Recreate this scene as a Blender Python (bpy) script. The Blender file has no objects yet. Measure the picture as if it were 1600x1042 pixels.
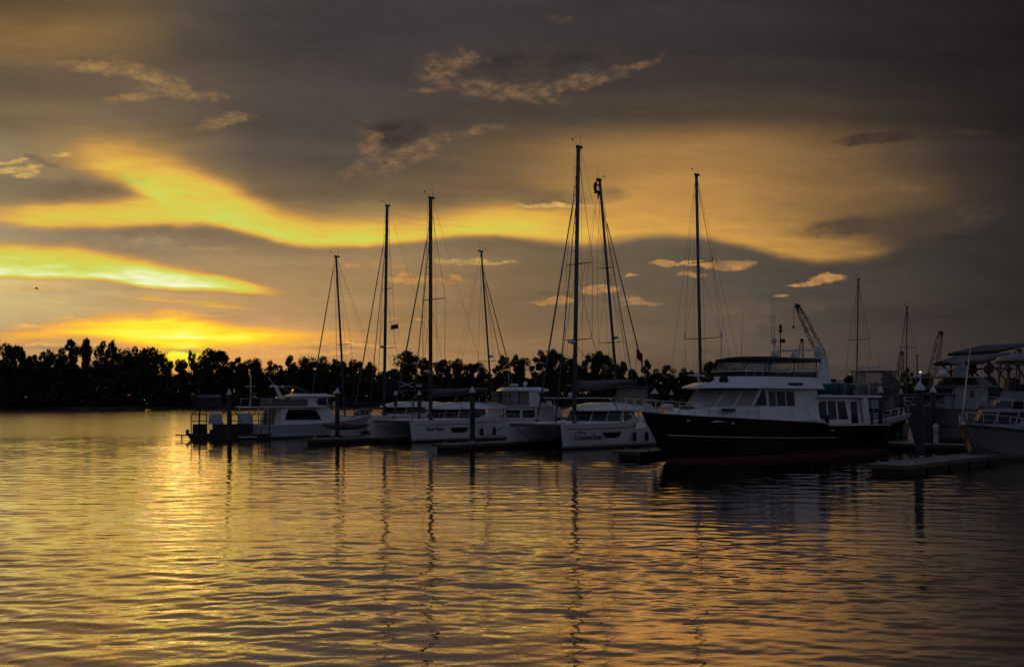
import bpy, bmesh, math, random
import numpy as np
from mathutils import Vector, Matrix

# ------------------------------------------------------------------ camera
scene = bpy.context.scene
F = 1537.0            # focal length in photo pixels (1600 wide)
CAMZ = 3.6            # eye height above the water
HZ = 624.0            # photo row of the horizon
cam_data = bpy.data.cameras.new("camera")
cam = bpy.data.objects.new("camera", cam_data)
scene.collection.objects.link(cam)
cam.location = (0, 0, CAMZ)
cam.rotation_euler = (math.radians(90), 0, 0)
cam_data.sensor_width = 36
cam_data.lens = 36 * F / 1600
cam_data.shift_y = (HZ - 521) / 1600
cam_data.clip_end = 5000
scene.camera = cam

scene.view_settings.view_transform = 'Standard'
scene.view_settings.look = 'None'
scene.view_settings.exposure = 0
scene.view_settings.gamma = 1
scene.cycles.use_denoising = True
scene.cycles.use_adaptive_sampling = True
scene.cycles.adaptive_threshold = 0.02
scene.cycles.adaptive_min_samples = 8
scene.cycles.max_bounces = 6
scene.cycles.transparent_max_bounces = 8
scene.cycles.caustics_reflective = False
scene.cycles.caustics_refractive = False
scene.cycles.sample_clamp_indirect = 3.0

def lin(c):
    c = c / 255.0
    return c / 12.92 if c <= 0.04045 else ((c + 0.055) / 1.055) ** 2.4
def L3(r, g, b):
    return (lin(r), lin(g), lin(b), 1.0)

# ------------------------------------------------------------------ world / dusk sky
SUN_AZ = math.atan((288 - 800) / F)      # left of the view axis
SUN_EL = math.radians(1.9)
world = bpy.data.worlds.new("World")
scene.world = world
world.use_nodes = True
nt = world.node_tree
nt.nodes.clear()
def node(t, **kw):
    n = nt.nodes.new(t)
    for k, v in kw.items():
        setattr(n, k, v)
    return n
def put(sock, v):
    if isinstance(v, bpy.types.NodeSocket):
        nt.links.new(v, sock)
    else:
        sock.default_value = v
def M(op, a, b=0.0, c=0.0, clamp=False):
    n = node('ShaderNodeMath', operation=op, use_clamp=clamp)
    put(n.inputs[0], a); put(n.inputs[1], b); put(n.inputs[2], c)
    return n.outputs[0]
def MR(v, a, b, c=0.0, d=1.0, smooth=True):
    n = node('ShaderNodeMapRange', interpolation_type='SMOOTHSTEP' if smooth else 'LINEAR')
    put(n.inputs[0], v); put(n.inputs[1], a); put(n.inputs[2], b); put(n.inputs[3], c); put(n.inputs[4], d)
    return n.outputs[0]
def MIX(f, a, b, mode='MIX'):
    n = node('ShaderNodeMix', data_type='RGBA', blend_type=mode)
    put(n.inputs[0], f); put(n.inputs[6], a); put(n.inputs[7], b)
    return n.outputs[2]
def RAMP(f, stops, interp='LINEAR'):
    n = node('ShaderNodeValToRGB')
    cr = n.color_ramp
    cr.interpolation = interp
    while len(cr.elements) < len(stops):
        cr.elements.new(0.5)
    for e, (p, c) in zip(cr.elements, sorted(stops, key=lambda s: s[0])):
        e.position = p
    for e, (p, c) in zip(cr.elements, sorted(stops, key=lambda s: s[0])):
        e.color = c
    put(n.inputs[0], f)
    return n
def NOISE(vec, scale, detail=4, rough=0.55, dist=0.0):
    n = node('ShaderNodeTexNoise', noise_dimensions='3D')
    put(n.inputs['Vector'], vec)
    n.inputs['Scale'].default_value = scale
    n.inputs['Detail'].default_value = detail
    n.inputs['Roughness'].default_value = rough
    n.inputs['Distortion'].default_value = dist
    return n
def VEC(x, y, z=0.0):
    n = node('ShaderNodeCombineXYZ')
    put(n.inputs[0], x); put(n.inputs[1], y); put(n.inputs[2], z)
    return n.outputs[0]

tc = node('ShaderNodeTexCoord')
sep = node('ShaderNodeSeparateXYZ'); nt.links.new(tc.outputs['Generated'], sep.inputs[0])
az = M('ARCTAN2', sep.outputs[0], sep.outputs[1])
azc = M('MINIMUM', M('MAXIMUM', az, -0.95), 0.95)
el = M('ARCSINE', M('MINIMUM', M('MAXIMUM', sep.outputs[2], -0.2), 0.9))
# sky directions as tangents (1 unit = 1/1537), X to the right, Y downwards from the horizon row
A0 = M('ADD', M('MULTIPLY', M('TANGENT', azc), F), 800.0)
E0 = M('SUBTRACT', HZ, M('MULTIPLY', M('DIVIDE', M('TANGENT', el), M('COSINE', azc)), F))
# soft turbulence that bends every cloud edge
w1 = NOISE(VEC(M('MULTIPLY', A0, 1 / 260.0), M('MULTIPLY', E0, 1 / 110.0)), 1.0, 4, 0.5)
ws = node('ShaderNodeSeparateColor'); nt.links.new(w1.outputs['Color'], ws.inputs[0])
A = M('ADD', A0, M('MULTIPLY', M('SUBTRACT', ws.outputs[0], 0.5), 70.0))
E = M('ADD', E0, M('MULTIPLY', M('SUBTRACT', ws.outputs[1], 0.5), 34.0))

COLS = [-100, 0, 100, 200, 300, 400, 500, 600, 700, 800, 900, 1000, 1100, 1200, 1300, 1400, 1500, 1600, 1700]
TABLE = {
 -260: [(78,70,62)]*5 + [(64,61,62)]*9 + [(54,52,55)]*5,
 0: [(86,71,53),(88,72,53),(98,80,56),(98,81,59),(77,69,60),(66,62,60),(62,59,58),(61,57,56),(60,56,55),(60,55,55),(58,54,54),(57,52,52),(54,49,49),(51,46,46),(46,42,42),(41,37,38),(36,31,33),(31,27,29),(30,26,29)],
 60: [(125,97,60),(127,98,60),(134,104,62),(114,92,63),(84,74,64),(68,63,60),(63,59,59),(62,58,58),(61,57,56),(60,55,54),(58,53,52),(56,51,50),(53,47,47),(50,45,44),(46,41,41),(42,37,37),(36,32,33),(30,26,28),(29,25,28)],
 120: [(98,84,66),(100,86,68),(102,86,67),(102,86,67),(90,78,65),(74,67,62),(69,63,60),(66,61,59),(64,58,56),(62,56,54),(61,54,51),(60,53,50),(57,50,47),(54,48,45),(50,44,42),(46,40,38),(39,34,33),(32,28,28),(30,26,28)],
 180: [(112,97,72),(117,100,73),(120,102,76),(114,98,77),(98,85,71),(80,72,66),(76,69,65),(74,67,62),(74,65,58),(76,65,56),(78,67,56),(80,67,54),(78,65,52),(76,63,50),(70,57,46),(58,48,42),(45,39,36),(34,30,29),(31,27,28)],
 240: [(132,117,90),(137,121,92),(150,124,84),(160,128,76),(120,100,74),(86,77,69),(80,72,66),(83,74,64),(95,80,62),(116,93,64),(150,112,68),(156,117,68),(152,114,67),(142,106,63),(117,90,58),(86,69,52),(60,50,45),(40,35,33),(33,29,30)],
 300: [(136,120,90),(138,121,90),(122,107,86),(132,112,82),(150,124,80),(112,95,72),(100,86,68),(108,91,68),(112,92,68),(128,102,70),(170,128,73),(182,135,72),(172,127,68),(154,115,65),(134,101,61),(106,83,56),(70,58,49),(45,40,38),(36,32,32)],
 345: [(158,140,104),(158,140,104),(138,120,94),(130,114,90),(135,115,85),(140,118,80),(150,124,80),(160,130,80),(150,124,80),(150,124,78),(172,132,76),(186,139,74),(176,130,70),(154,116,66),(118,92,60),(80,67,53),(60,52,47),(46,42,39),(38,34,34)],
 385: [(184,164,119),(181,162,119),(149,130,103),(145,125,99),(143,122,95),(145,123,91),(144,122,87),(141,120,87),(131,112,86),(122,105,80),(118,100,78),(110,95,76),(102,89,72),(104,88,66),(82,71,58),(66,58,51),(56,51,47),(46,42,39),(38,35,35)],
 430: [(219,194,127),(217,191,128),(198,169,115),(173,144,103),(171,141,99),(164,134,93),(159,128,89),(152,123,85),(142,115,81),(127,105,77),(118,99,74),(106,92,74),(93,83,70),(84,76,66),(74,67,60),(64,58,53),(56,51,47),(46,42,40),(40,36,36)],
 485: [(198,174,120),(201,176,121),(196,167,115),(198,165,111),(192,155,104),(185,147,99),(169,135,91),(160,127,86),(148,119,83),(131,106,77),(118,98,73),(106,90,72),(95,82,69),(84,74,66),(74,66,60),(65,58,54),(56,50,47),(46,42,41),(40,36,36)],
 540: [(187,151,105),(190,153,105),(200,158,104),(220,165,101),(233,167,94),(225,162,96),(196,147,91),(174,133,86),(161,124,82),(141,112,78),(126,101,74),(110,91,72),(98,84,69),(87,75,66),(77,67,60),(67,59,54),(57,51,48),(49,44,43),(42,38,38)],
 600: [(189,140,92),(191,142,92),(205,145,87),(226,145,74),(242,150,64),(215,145,78),(185,135,83),(168,126,81),(158,120,79),(141,111,78),(126,100,74),(110,90,72),(98,83,69),(87,75,66),(77,67,60),(67,59,54),(57,51,48),(49,44,43),(42,38,38)],
}
fa = MR(A, -100.0, 1700.0, smooth=False)
def table(rows, data):
    col = None
    for i, r in enumerate(rows):
        rc = RAMP(fa, [((c + 100) / 1800.0, L3(*data[r][k])) for k, c in enumerate(COLS)]).outputs[0]
        col = rc if col is None else MIX(MR(E, float(rows[i - 1]), float(r)), col, rc)
    return col
TABLE[362] = [(156,138,104),(154,136,104),(138,121,95),(128,111,89),(124,107,86),(122,105,82),(124,106,80),(126,108,80),(120,103,79),(114,98,76),(108,94,74),(99,88,72),(93,82,68),(84,74,62),(74,65,56),(62,55,49),(52,47,44),(44,40,38),(38,35,35)]
upper = table([r for r in sorted(TABLE) if r <= 345], TABLE)
lower = table([r for r in sorted(TABLE) if r >= 362 and r != 385], TABLE)
# crest line of the lower grey cloud bank: direction row and softness
EDGE = [(-100,344,19),(0,345,17),(100,350,14),(200,351,14),(280,347,14),(350,353,12),(430,374,11),(500,383,11),(560,386,11),(620,379,11),(700,370,11),(760,368,11),(860,372,11),(940,376,10),(1000,367,8),(1060,365,8),(1110,371,8),
        (1170,385,9),(1220,397,9),(1290,402,10),(1350,393,15),(1400,372,25),(1450,345,29),(1500,326,27),(1600,308,27),(1690,303,27)]
er = RAMP(fa, [((p[0] + 100) / 1800.0, (p[1] / 700.0, p[2] / 100.0, 0, 1)) for p in EDGE], 'LINEAR')
es = node('ShaderNodeSeparateColor'); nt.links.new(er.outputs[0], es.inputs[0])
ed = M('DIVIDE', M('SUBTRACT', E, M('MULTIPLY', es.outputs[0], 700.0)), M('MULTIPLY', es.outputs[1], 100.0))
base = MIX(MR(ed, -1.0, 1.3), upper, lower)
# broad streaks through the cloud deck
st = NOISE(VEC(M('MULTIPLY', A0, 1 / 330.0), M('MULTIPLY', E0, 1 / 55.0), 3.0), 1.0, 4, 0.55, 0.6)
fib = NOISE(VEC(M('ADD', M('MULTIPLY', A0, 1 / 60.0), M('MULTIPLY', E0, 1 / 90.0)), M('SUBTRACT', M('MULTIPLY', E0, 1 / 9.0), M('MULTIPLY', A0, 1 / 70.0)), 9.0), 1.0, 4, 0.6, 0.8)
tex = M('MULTIPLY', MR(st.outputs['Fac'], 0.25, 0.75, 0.80, 1.20, False), MR(fib.outputs['Fac'], 0.3, 0.7, 0.95, 1.05, False))
base = MIX(1.0, base, VEC(tex, tex, tex), 'MULTIPLY')

def band(pts, mul=1.0):
    n = RAMP(fa, [((p[0] + 100) / 1800.0, (p[1] / 700.0, p[2] / 100.0, p[3] / 100.0, p[4])) for p in pts], 'LINEAR')
    s = node('ShaderNodeSeparateColor'); nt.links.new(n.outputs[0], s.inputs[0])
    d = M('SUBTRACT', E, M('MULTIPLY', s.outputs[0], 700.0))
    below = M('GREATER_THAN', d, 0.0)
    w = M('ADD', M('MULTIPLY', s.outputs[1], M('SUBTRACT', 1.0, below)), M('MULTIPLY', s.outputs[2], below))
    q = M('DIVIDE', d, M('MULTIPLY', M('MAXIMUM', w, 0.01), 100.0))
    g = M('EXPONENT', M('MULTIPLY', M('POWER', M('ABSOLUTE', q), 2.3), -1.0))
    return M('MULTIPLY', g, M('MULTIPLY', n.outputs[1], mul))
def total(bs):
    t = bs[0]
    for b in bs[1:]:
        t = M('MAXIMUM', t, b) if False else M('ADD', t, b)
    return t
def sheet(pts, sl, pw=1.5):
    """a lit gap given by its upper edge, lower edge, upper softness and strength along the horizon"""
    n = RAMP(fa, [((p[0] + 100) / 1800.0, (p[1] / 700.0, p[2] / 700.0, p[3] / 100.0, p[4])) for p in pts], 'LINEAR')
    s = node('ShaderNodeSeparateColor'); nt.links.new(n.outputs[0], s.inputs[0])
    U = M('MULTIPLY', s.outputs[0], 700.0); Lw = M('MULTIPLY', s.outputs[1], 700.0)
    up = M('DIVIDE', M('MAXIMUM', M('SUBTRACT', U, E), 0.0), M('MULTIPLY', s.outputs[2], 100.0))
    dn = M('DIVIDE', M('MAXIMUM', M('SUBTRACT', E, Lw), 0.0), sl)
    g = M('EXPONENT', M('MULTIPLY', M('ADD', M('POWER', up, pw), M('MULTIPLY', dn, dn)), -1.0))
    grad = MR(E, M('SUBTRACT', U, 6.0), Lw, 0.72, 1.04, False)
    return M('MULTIPLY', M('MULTIPLY', g, grad), n.outputs[1])
HI1 = [  # arching gold gap between the two cloud decks, and its branch to the left
 [(-90,222,245,30,0),(30,222,242,34,.03),(90,224,250,36,.22),(140,231,257,34,.5),(190,244,273,32,.68),(225,254,294,32,.76),(250,262,318,32,.8),(275,272,338,32,.84),(320,292,343,30,.88),(360,312,347,28,.92),(410,334,360,24,.92),
  (450,345,368,21,.88),(500,352,375,20,.8),(560,357,379,20,.84),(620,355,372,26,.66),(680,348,364,27,.66),(740,340,362,26,.76),(800,336,363,24,.74),(860,336,364,23,.66),(920,338,368,28,.54),
  (980,316,361,55,.42),(1040,312,358,60,.36),(1100,318,364,60,.35),(1160,328,377,55,.36),(1220,354,392,55,.38),(1280,366,397,50,.36),(1340,374,390,34,.28),(1400,374,381,20,.1),(1450,372,378,14,0)],
 [(-90,330,341,12,.2),(0,329,341,13,.45),(60,327,343,14,.68),(130,328,344,15,.72),(185,326,343,18,.74),(225,318,342,22,.78),(260,306,341,26,.8),(300,304,342,30,.76),(360,318,346,30,.5),(420,330,358,30,0)],
]
HI2 = [
 [(-90,388,416,12,1.0),(0,390,420,12,1.06),(60,391,423,13,1.02),(110,390,424,15,.96),(160,404,429,15,1.04),(220,417,440,14,1.16),(270,428,446,12,1.2),(310,436,449,10,1.16),(350,443,453,8,.98),(400,450,457,7,.7),(440,454,459,6,.35),(490,457,460,6,0)],
]
HI3 = [
 [(85,470,474,5,0),(130,470,475,5,.6),(170,469,475,5,.66),(200,464,469,5,.5),(235,465,470,5,.66),(280,470,474,5,.48),(320,475,480,6,.5),(370,476,481,6,.48),(430,479,482,6,0)],
]
LO = [
 [(-50,530,18,14,.2),(60,523,18,14,.44),(120,519,20,15,.68),(180,521,25,19,.82),(230,523,28,20,.98),(270,521,31,22,1.1),(300,523,29,22,1.1),(340,526,22,18,.98),
  (400,529,19,15,.86),(450,529,15,14,.72),(500,529,13,13,.48),(560,528,11,11,.24),(640,528,8,8,0)],
 [(190,556,10,14,0),(235,556,12,18,.3),(275,553,16,22,.85),(300,553,16,22,.85),(340,556,12,18,.3),(390,556,10,14,0)],
]
st2 = NOISE(VEC(M('MULTIPLY', A0, 1 / 130.0), M('MULTIPLY', E0, 1 / 14.0), 7.0), 1.0, 4, 0.5, 0.4)
stv = MR(st2.outputs['Fac'], 0.3, 0.7, 0.62, 1.22, False)
stv0 = MR(st2.outputs['Fac'], 0.36, 0.62, 0.15, 1.15, False)
def maxof(bs):
    t = bs[0]
    for b in bs[1:]: t = M('MAXIMUM', t, b)
    return t
hi1 = maxof([sheet(HI1[0], MR(A, 215.0, 330.0, 26.0, 13.0)), sheet(HI1[1], 13.0)])
hi2 = maxof([sheet(b, 8.0) for b in HI2])
hi3 = M('MULTIPLY', sheet(HI3[0], 4.0), stv0)
lo = total([band(b) for b in LO])
soft = M('MULTIPLY', MR(fib.outputs['Fac'], 0.3, 0.7, 0.93, 1.07, False), M('MULTIPLY', MR(st.outputs['Fac'], 0.3, 0.7, 0.9, 1.08, False), MR(st2.outputs['Fac'], 0.3, 0.7, 0.9, 1.08, False)))
hi = M('MAXIMUM', M('MULTIPLY', M('MAXIMUM', M('MINIMUM', hi1, 0.9), hi2), soft), hi3)
lo = M('MULTIPLY', lo, stv)
hic = RAMP(M('DIVIDE', hi, 1.3), [(0.0, L3(150,118,74)), (0.12, L3(178,132,72)), (0.25, L3(210,154,74)), (0.37, L3(228,174,74)), (0.49, L3(226,190,76)), (0.6, L3(216,206,78)), (0.69, L3(208,215,96)),
                                  (0.78, L3(218,230,128)), (0.88, L3(246,246,196)), (0.97, L3(255,252,240))]).outputs[0]
sky = MIX(MR(hi, 0.02, 0.66), base, hic)
loc_ = RAMP(M('DIVIDE', lo, 1.3), [(0.0, L3(205,150,92)), (0.18, L3(230,160,78)), (0.36, L3(255,188,64)), (0.58, L3(255,232,50)), (0.78, L3(255,252,84)), (1.0, L3(255,255,190))]).outputs[0]
sky = MIX(MR(lo, 0.05, 0.45), sky, loc_)

# small torn clouds
pw = NOISE(VEC(M('MULTIPLY', A0, 1 / 46.0), M('MULTIPLY', E0, 1 / 30.0), 1.7), 1.0, 3, 0.62)
pws = node('ShaderNodeSeparateColor'); nt.links.new(pw.outputs['Color'], pws.inputs[0])
PV = VEC(M('ADD', A0, M('MULTIPLY', M('SUBTRACT', pws.outputs[0], 0.5), 30.0)), M('ADD', E0, M('MULTIPLY', M('SUBTRACT', pws.outputs[1], 0.5), 20.0)))
pn = NOISE(VEC(M('MULTIPLY', A0, 1 / 22.0), M('MULTIPLY', E0, 1 / 12.0), 5.0), 1.0, 5, 0.72)
ROT = {}
def rotated(ang):
    if ang not in ROT:
        n = node('ShaderNodeVectorRotate', rotation_type='Z_AXIS')
        nt.links.new(PV, n.inputs['Vector'])
        n.inputs['Angle'].default_value = -math.radians(ang)
        ROT[ang] = n.outputs[0] if ang else PV
    return ROT[ang]
def puffs(lst):
    out = 0.0
    for cx, cy, rx, ry, ang, k in lst:
        ang = min((-38, -22, -12, -5, 0, 6, 14, 20), key=lambda q: abs(q - ang))
        c, s_ = math.cos(-math.radians(ang)), math.sin(-math.radians(ang))
        x, y = c * cx - s_ * cy, s_ * cx + c * cy
        n = node('ShaderNodeVectorMath', operation='MULTIPLY_ADD')
        nt.links.new(rotated(ang), n.inputs[0])
        n.inputs[1].default_value = (k / rx, k / ry, 0)
        n.inputs[2].default_value = (-k * x / rx, -k * y / ry, 0)
        ln = node('ShaderNodeVectorMath', operation='LENGTH'); nt.links.new(n.outputs[0], ln.inputs[0])
        out = M('MAXIMUM', M('SUBTRACT', k, ln.outputs['Value']), out)
    return out
def overlay(sky, lst, dark, light, lo_=0.12, hi_=0.42, opac=0.9, namt=0.75):
    p = puffs(lst)
    m = M('ADD', p, M('MULTIPLY', M('SUBTRACT', pn.outputs['Fac'], 0.52), namt))
    m = M('MULTIPLY', MR(m, lo_, hi_), M('MULTIPLY', MR(p, 0.0, 0.3), M('MULTIPLY', MR(pws.outputs[2], 0.3, 0.62, 0.45, 1.0), opac)))
    col = MIX(MR(M('ADD', M('MULTIPLY', pn.outputs['Fac'], 0.6), M('MULTIPLY', pws.outputs[1], 0.4)), 0.38, 0.62), dark, light)
    return MIX(m, sky, col)
sky = overlay(sky, [(825,114,210,52,-3,1.0),(690,112,70,40,0,.9),(640,234,120,44,-16,1.0)], L3(78,68,60), L3(96,81,66), 0.1, 0.8, 0.7, 0.5)
sky = overlay(sky, [(1320,357,130,22,-5,1.1),(1460,350,160,34,-10,1.0)], L3(70,59,50), L3(80,65,53), 0.05, 0.7, 0.85, 0.25)
sky = overlay(sky, [(618,209,75,30,-5,1.1),(815,104,170,38,2,1.0),(905,94,80,26,0,1.0)], L3(46,42,43), L3(58,52,50), 0.05, 0.75, 0.92, 0.3)
sky = overlay(sky, [(1366,217,85,11,-3,1.3),(1500,210,80,9,-4,.8)], L3(54,44,40), L3(62,49,42), 0.03, 0.55, 0.9, 0.2)
sky = overlay(sky, [(850,311,110,24,0,1.),(958,304,40,20,0,.9),(58,250,34,10,20,1.),(78,258,32,8,15,1.),(120,545,110,8,0,.8),(290,548,60,5,0,.9),(150,290,110,30,-8,.7)], L3(118,98,72), L3(100,85,67), 0.05, 0.75, 0.7, 0.4)
sky = overlay(sky, [(215,378,150,20,0,1.0),(330,388,110,12,0,.8),(90,455,120,10,0,.7)], L3(150,130,100), L3(178,158,116), 0.1, 1.0, 0.6, 0.5)
sky = overlay(sky, [(150,106,90,15,6,1.),(245,124,120,22,20,.9),(205,153,66,11,-3,1.2),(285,146,100,18,4,.8),(350,190,66,18,-12,1.)], L3(132,107,76), L3(190,146,84), 0.08, 0.85, 0.72, 0.9)
sky = overlay(sky, [(556,264,56,18,-38,1.),(580,226,30,48,8,1.),(640,242,110,26,-22,1.1),(740,206,84,12,-12,1.),(690,120,56,20,12,1.2),(716,92,76,28,-8,.95),(665,142,30,8,0,1.),
                    (790,144,150,20,4,1.1),(905,128,140,19,-13,1.1),(990,106,80,11,-18,.9),(640,140,18,9,0,.9),(880,30,40,9,0,.6)], L3(86,72,60), L3(152,114,79), 0.08, 0.95, 0.72, 0.9)
sky = overlay(sky, [(10,254,48,5,-6,1.),(20,266,64,7,-6,1.1),(44,273,26,7,-10,1.1),(97,241,26,6,0,1.),(60,452,70,6,0,.8),(740,409,90,6,0,1.2),(870,321,105,6,0,.9),(440,376,16,2.5,0,1.2)], L3(190,154,90), L3(236,192,98), 0.08, 0.6, 0.85, 0.8)
sky = overlay(sky, [(1040,412,34,8,0,1.2),(1085,413,56,8,0,1.),(1145,414,48,12,0,1.2),(1292,436,44,10,-8,1.1),(1258,445,40,5,-5,1.),(655,438,100,10,0,1.1),(690,434,46,8,0,1.),(635,428,30,6,0,.9),(570,415,100,6,0,.8),
                    (862,472,48,8,0,1.2),(935,452,42,11,0,1.2),(985,468,34,8,0,.9),(1002,475,44,7,0,.8),(640,497,90,5,0,.8),(1080,428,34,5,0,.7),(990,430,16,4,0,1.),(1220,462,26,4,0,.7)], L3(146,110,73), L3(222,158,84), 0.1, 0.65, 0.82, 0.85)
sky = overlay(sky, [(330,546,150,5,0,1.),(430,539,150,5,0,1.),(150,500,110,5,0,.8),(260,492,150,5,0,.8),(60,512,110,5,0,.8),(490,550,110,4,0,1.),(390,556,110,4,0,1.),(560,540,120,4,0,.7),(90,540,120,4,0,.9)], L3(222,160,88), L3(250,192,92), 0.05, 0.7, 0.75, 0.6)
sky = overlay(sky, [(1390,287,130,22,17,.8),(1150,485,70,40,0,.7),(1180,505,100,26,-20,.6),(1200,482,50,18,0,.6),(1275,480,36,32,0,.5)], L3(108,86,65), L3(136,106,72), 0.1, 1.0, 0.5, 0.8)

# beyond the view: the same dusk goes round, greyer and bluer away from the sunset, dim towards the zenith
side = M('ABSOLUTE', az)
duskm = M('MAXIMUM', MR(side, 0.75, 1.7), MR(el, 0.5, 1.0))
dusk = MIX(MR(el, 0.0, 1.0), L3(88,91,105), L3(78,83,102))

skytex = node('ShaderNodeTexSky', sky_type='NISHITA')
skytex.sun_disc = False
skytex.sun_elevation = SUN_EL
skytex.sun_rotation = SUN_AZ
skytex.altitude = 10
skytex.dust_density = 4.0
bg1 = node('ShaderNodeBackground'); nt.links.new(skytex.outputs[0], bg1.inputs[0]); bg1.inputs[1].default_value = 0.05
bg2 = node('ShaderNodeBackground'); nt.links.new(sky, bg2.inputs[0]); bg2.inputs[1].default_value = 1.0
bg3 = node('ShaderNodeBackground'); nt.links.new(dusk, bg3.inputs[0])
fm = node('ShaderNodeMixShader'); nt.links.new(duskm, fm.inputs[0])
nt.links.new(bg2.outputs[0], fm.inputs[1]); nt.links.new(bg3.outputs[0], fm.inputs[2])
mx = node('ShaderNodeMixShader'); mx.inputs[0].default_value = 0.97     # the cloud deck covers nearly all of the clear sky
nt.links.new(bg1.outputs[0], mx.inputs[1]); nt.links.new(fm.outputs[0], mx.inputs[2])
wo = node('ShaderNodeOutputWorld'); nt.links.new(mx.outputs[0], wo.inputs[0])
world.cycles.sampling_method = 'MANUAL'
world.cycles.sample_map_resolution = 512

# ------------------------------------------------------------------ sun, almost down behind the trees
sun_data = bpy.data.lights.new("sun", 'SUN')
sun_data.energy = 0.02
sun_data.angle = math.radians(6)
sun_data.color = (1.0, 0.52, 0.16)
sun = bpy.data.objects.new("sun", sun_data)
scene.collection.objects.link(sun)
sd = Vector((math.sin(SUN_AZ) * math.cos(SUN_EL), math.cos(SUN_AZ) * math.cos(SUN_EL), math.sin(SUN_EL)))
sun.rotation_euler = (-sd).to_track_quat('-Z', 'Y').to_euler()
# ------------------------------------------------------------------ helpers
random.seed(7)
RNG = np.random.default_rng(11)
COL = scene.collection
def at(px, py, Y):
    """world point seen at photo pixel (px, py) at distance Y along the view axis"""
    return Vector(((px - 800) / F * Y, Y, CAMZ + (HZ - py) / F * Y))

MATS = {}
def mat(name, col, rough=0.5, metal=0.0, var=0.12, scale=3.0, bump=0.0, spec=0.5, coat=0.0, emit=None, alpha=1.0, col2=None, ior=None):
    if name in MATS:
        return MATS[name]
    m = bpy.data.materials.new(name)
    m.use_nodes = True
    t = m.node_tree
    b = t.nodes['Principled BSDF']
    tcn = t.nodes.new('ShaderNodeTexCoord')
    nz = t.nodes.new('ShaderNodeTexNoise')
    nz.inputs['Scale'].default_value = scale
    nz.inputs['Detail'].default_value = 6
    nz.inputs['Roughness'].default_value = 0.6
    t.links.new(tcn.outputs['Object'], nz.inputs['Vector'])
    rp = t.nodes.new('ShaderNodeValToRGB')
    c2 = col2 if col2 else tuple(c * (1 - 2 * var) for c in col)
    rp.color_ramp.elements[0].position = 0.3
    rp.color_ramp.elements[1].position = 0.7
    rp.color_ramp.elements[0].color = (*c2, 1)
    rp.color_ramp.elements[1].color = (*col, 1)
    t.links.new(nz.outputs['Fac'], rp.inputs[0])
    t.links.new(rp.outputs[0], b.inputs['Base Color'])
    b.inputs['Roughness'].default_value = rough
    b.inputs['Metallic'].default_value = metal
    b.inputs['Specular IOR Level'].default_value = spec
    b.inputs['Coat Weight'].default_value = coat
    b.inputs['Alpha'].default_value = alpha
    if bump:
        bp = t.nodes.new('ShaderNodeBump')
        bp.inputs['Strength'].default_value = bump
        bp.inputs['Distance'].default_value = 0.02
        t.links.new(nz.outputs['Fac'], bp.inputs['Height'])
        t.links.new(bp.outputs[0], b.inputs['Normal'])
    if emit:
        b.inputs['Emission Color'].default_value = (*emit[:3], 1)
        b.inputs['Emission Strength'].default_value = emit[3]
    MATS[name] = m
    return m

mat('gelcoat', (0.78, 0.78, 0.78), 0.28, var=0.05, scale=0.9, coat=0.2)
mat('gelcoat_old', (0.60, 0.60, 0.57), 0.4, var=0.10, scale=1.3)
mat('gelcoat_blue', (0.42, 0.47, 0.54), 0.35, var=0.06, scale=0.9)
mat('shaded_hull', (0.10, 0.105, 0.11), 0.35, var=0.08, scale=0.8)  # right-hand pale hulls: their shade is painted into this dark colour
mat('black_hull', (0.005, 0.005, 0.007), 0.3, var=0.1, scale=0.7, spec=0.10)
mat('navy_hull', (0.008, 0.010, 0.020), 0.3, var=0.1, scale=0.7, spec=0.15)
mat('red_bottom', (0.10, 0.016, 0.012), 0.6, var=0.2, scale=2)
mat('dark_bottom', (0.012, 0.012, 0.016), 0.6, var=0.2, scale=2)
mat('glass_dark', (0.007, 0.007, 0.008), 0.06, var=0.2, scale=1, spec=0.25)
mat('glass_brown', (0.016, 0.011, 0.009), 0.06, var=0.2, scale=1, spec=0.35)
mat('clear_vinyl', (0.28, 0.28, 0.28), 0.12, var=0.2, scale=1.2, alpha=0.35)
mat('shade_cloth', (0.30, 0.30, 0.29), 0.8, var=0.08, scale=5, bump=0.2)
mat('canvas_black', (0.012, 0.012, 0.014), 0.85, var=0.2, scale=6, bump=0.4)
mat('canvas_grey', (0.16, 0.16, 0.16), 0.85, var=0.12, scale=5, bump=0.4)
mat('canvas_tan', (0.26, 0.23, 0.18), 0.85, var=0.12, scale=5, bump=0.4)
mat('canvas_teal', (0.018, 0.10, 0.12), 0.7, var=0.15, scale=5, bump=0.3)
mat('steel', (0.55, 0.55, 0.56), 0.25, 0.9, var=0.06, scale=6)
mat('alloy', (0.095, 0.095, 0.11), 0.55, 0.15, var=0.08, scale=2)
mat('dark_metal', (0.035, 0.033, 0.033), 0.55, 0.4, var=0.2, scale=3)
mat('rope_dark', (0.03, 0.03, 0.032), 0.9, var=0.2, scale=20)
mat('rope_pale', (0.30, 0.28, 0.24), 0.9, var=0.2, scale=20)
mat('rubber', (0.02, 0.02, 0.02), 0.8, var=0.2, scale=5)
mat('pile_black', (0.012, 0.012, 0.013), 0.6, var=0.25, scale=2, bump=0.3)
mat('plastic_white', (0.62, 0.63, 0.66), 0.45, var=0.06, scale=3)
mat('concrete', (0.24, 0.235, 0.22), 0.85, var=0.18, scale=1.4, bump=0.6)
mat('timber', (0.10, 0.085, 0.065), 0.85, var=0.25, scale=2.2, bump=0.6)
mat('teak', (0.22, 0.13, 0.07), 0.7, var=0.2, scale=4, bump=0.3)
mat('gelcoat_shaded', (0.23, 0.24, 0.27), 0.35, var=0.07, scale=0.9)  # white gelcoat darkened in colour, standing in for the dimness at right
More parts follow.
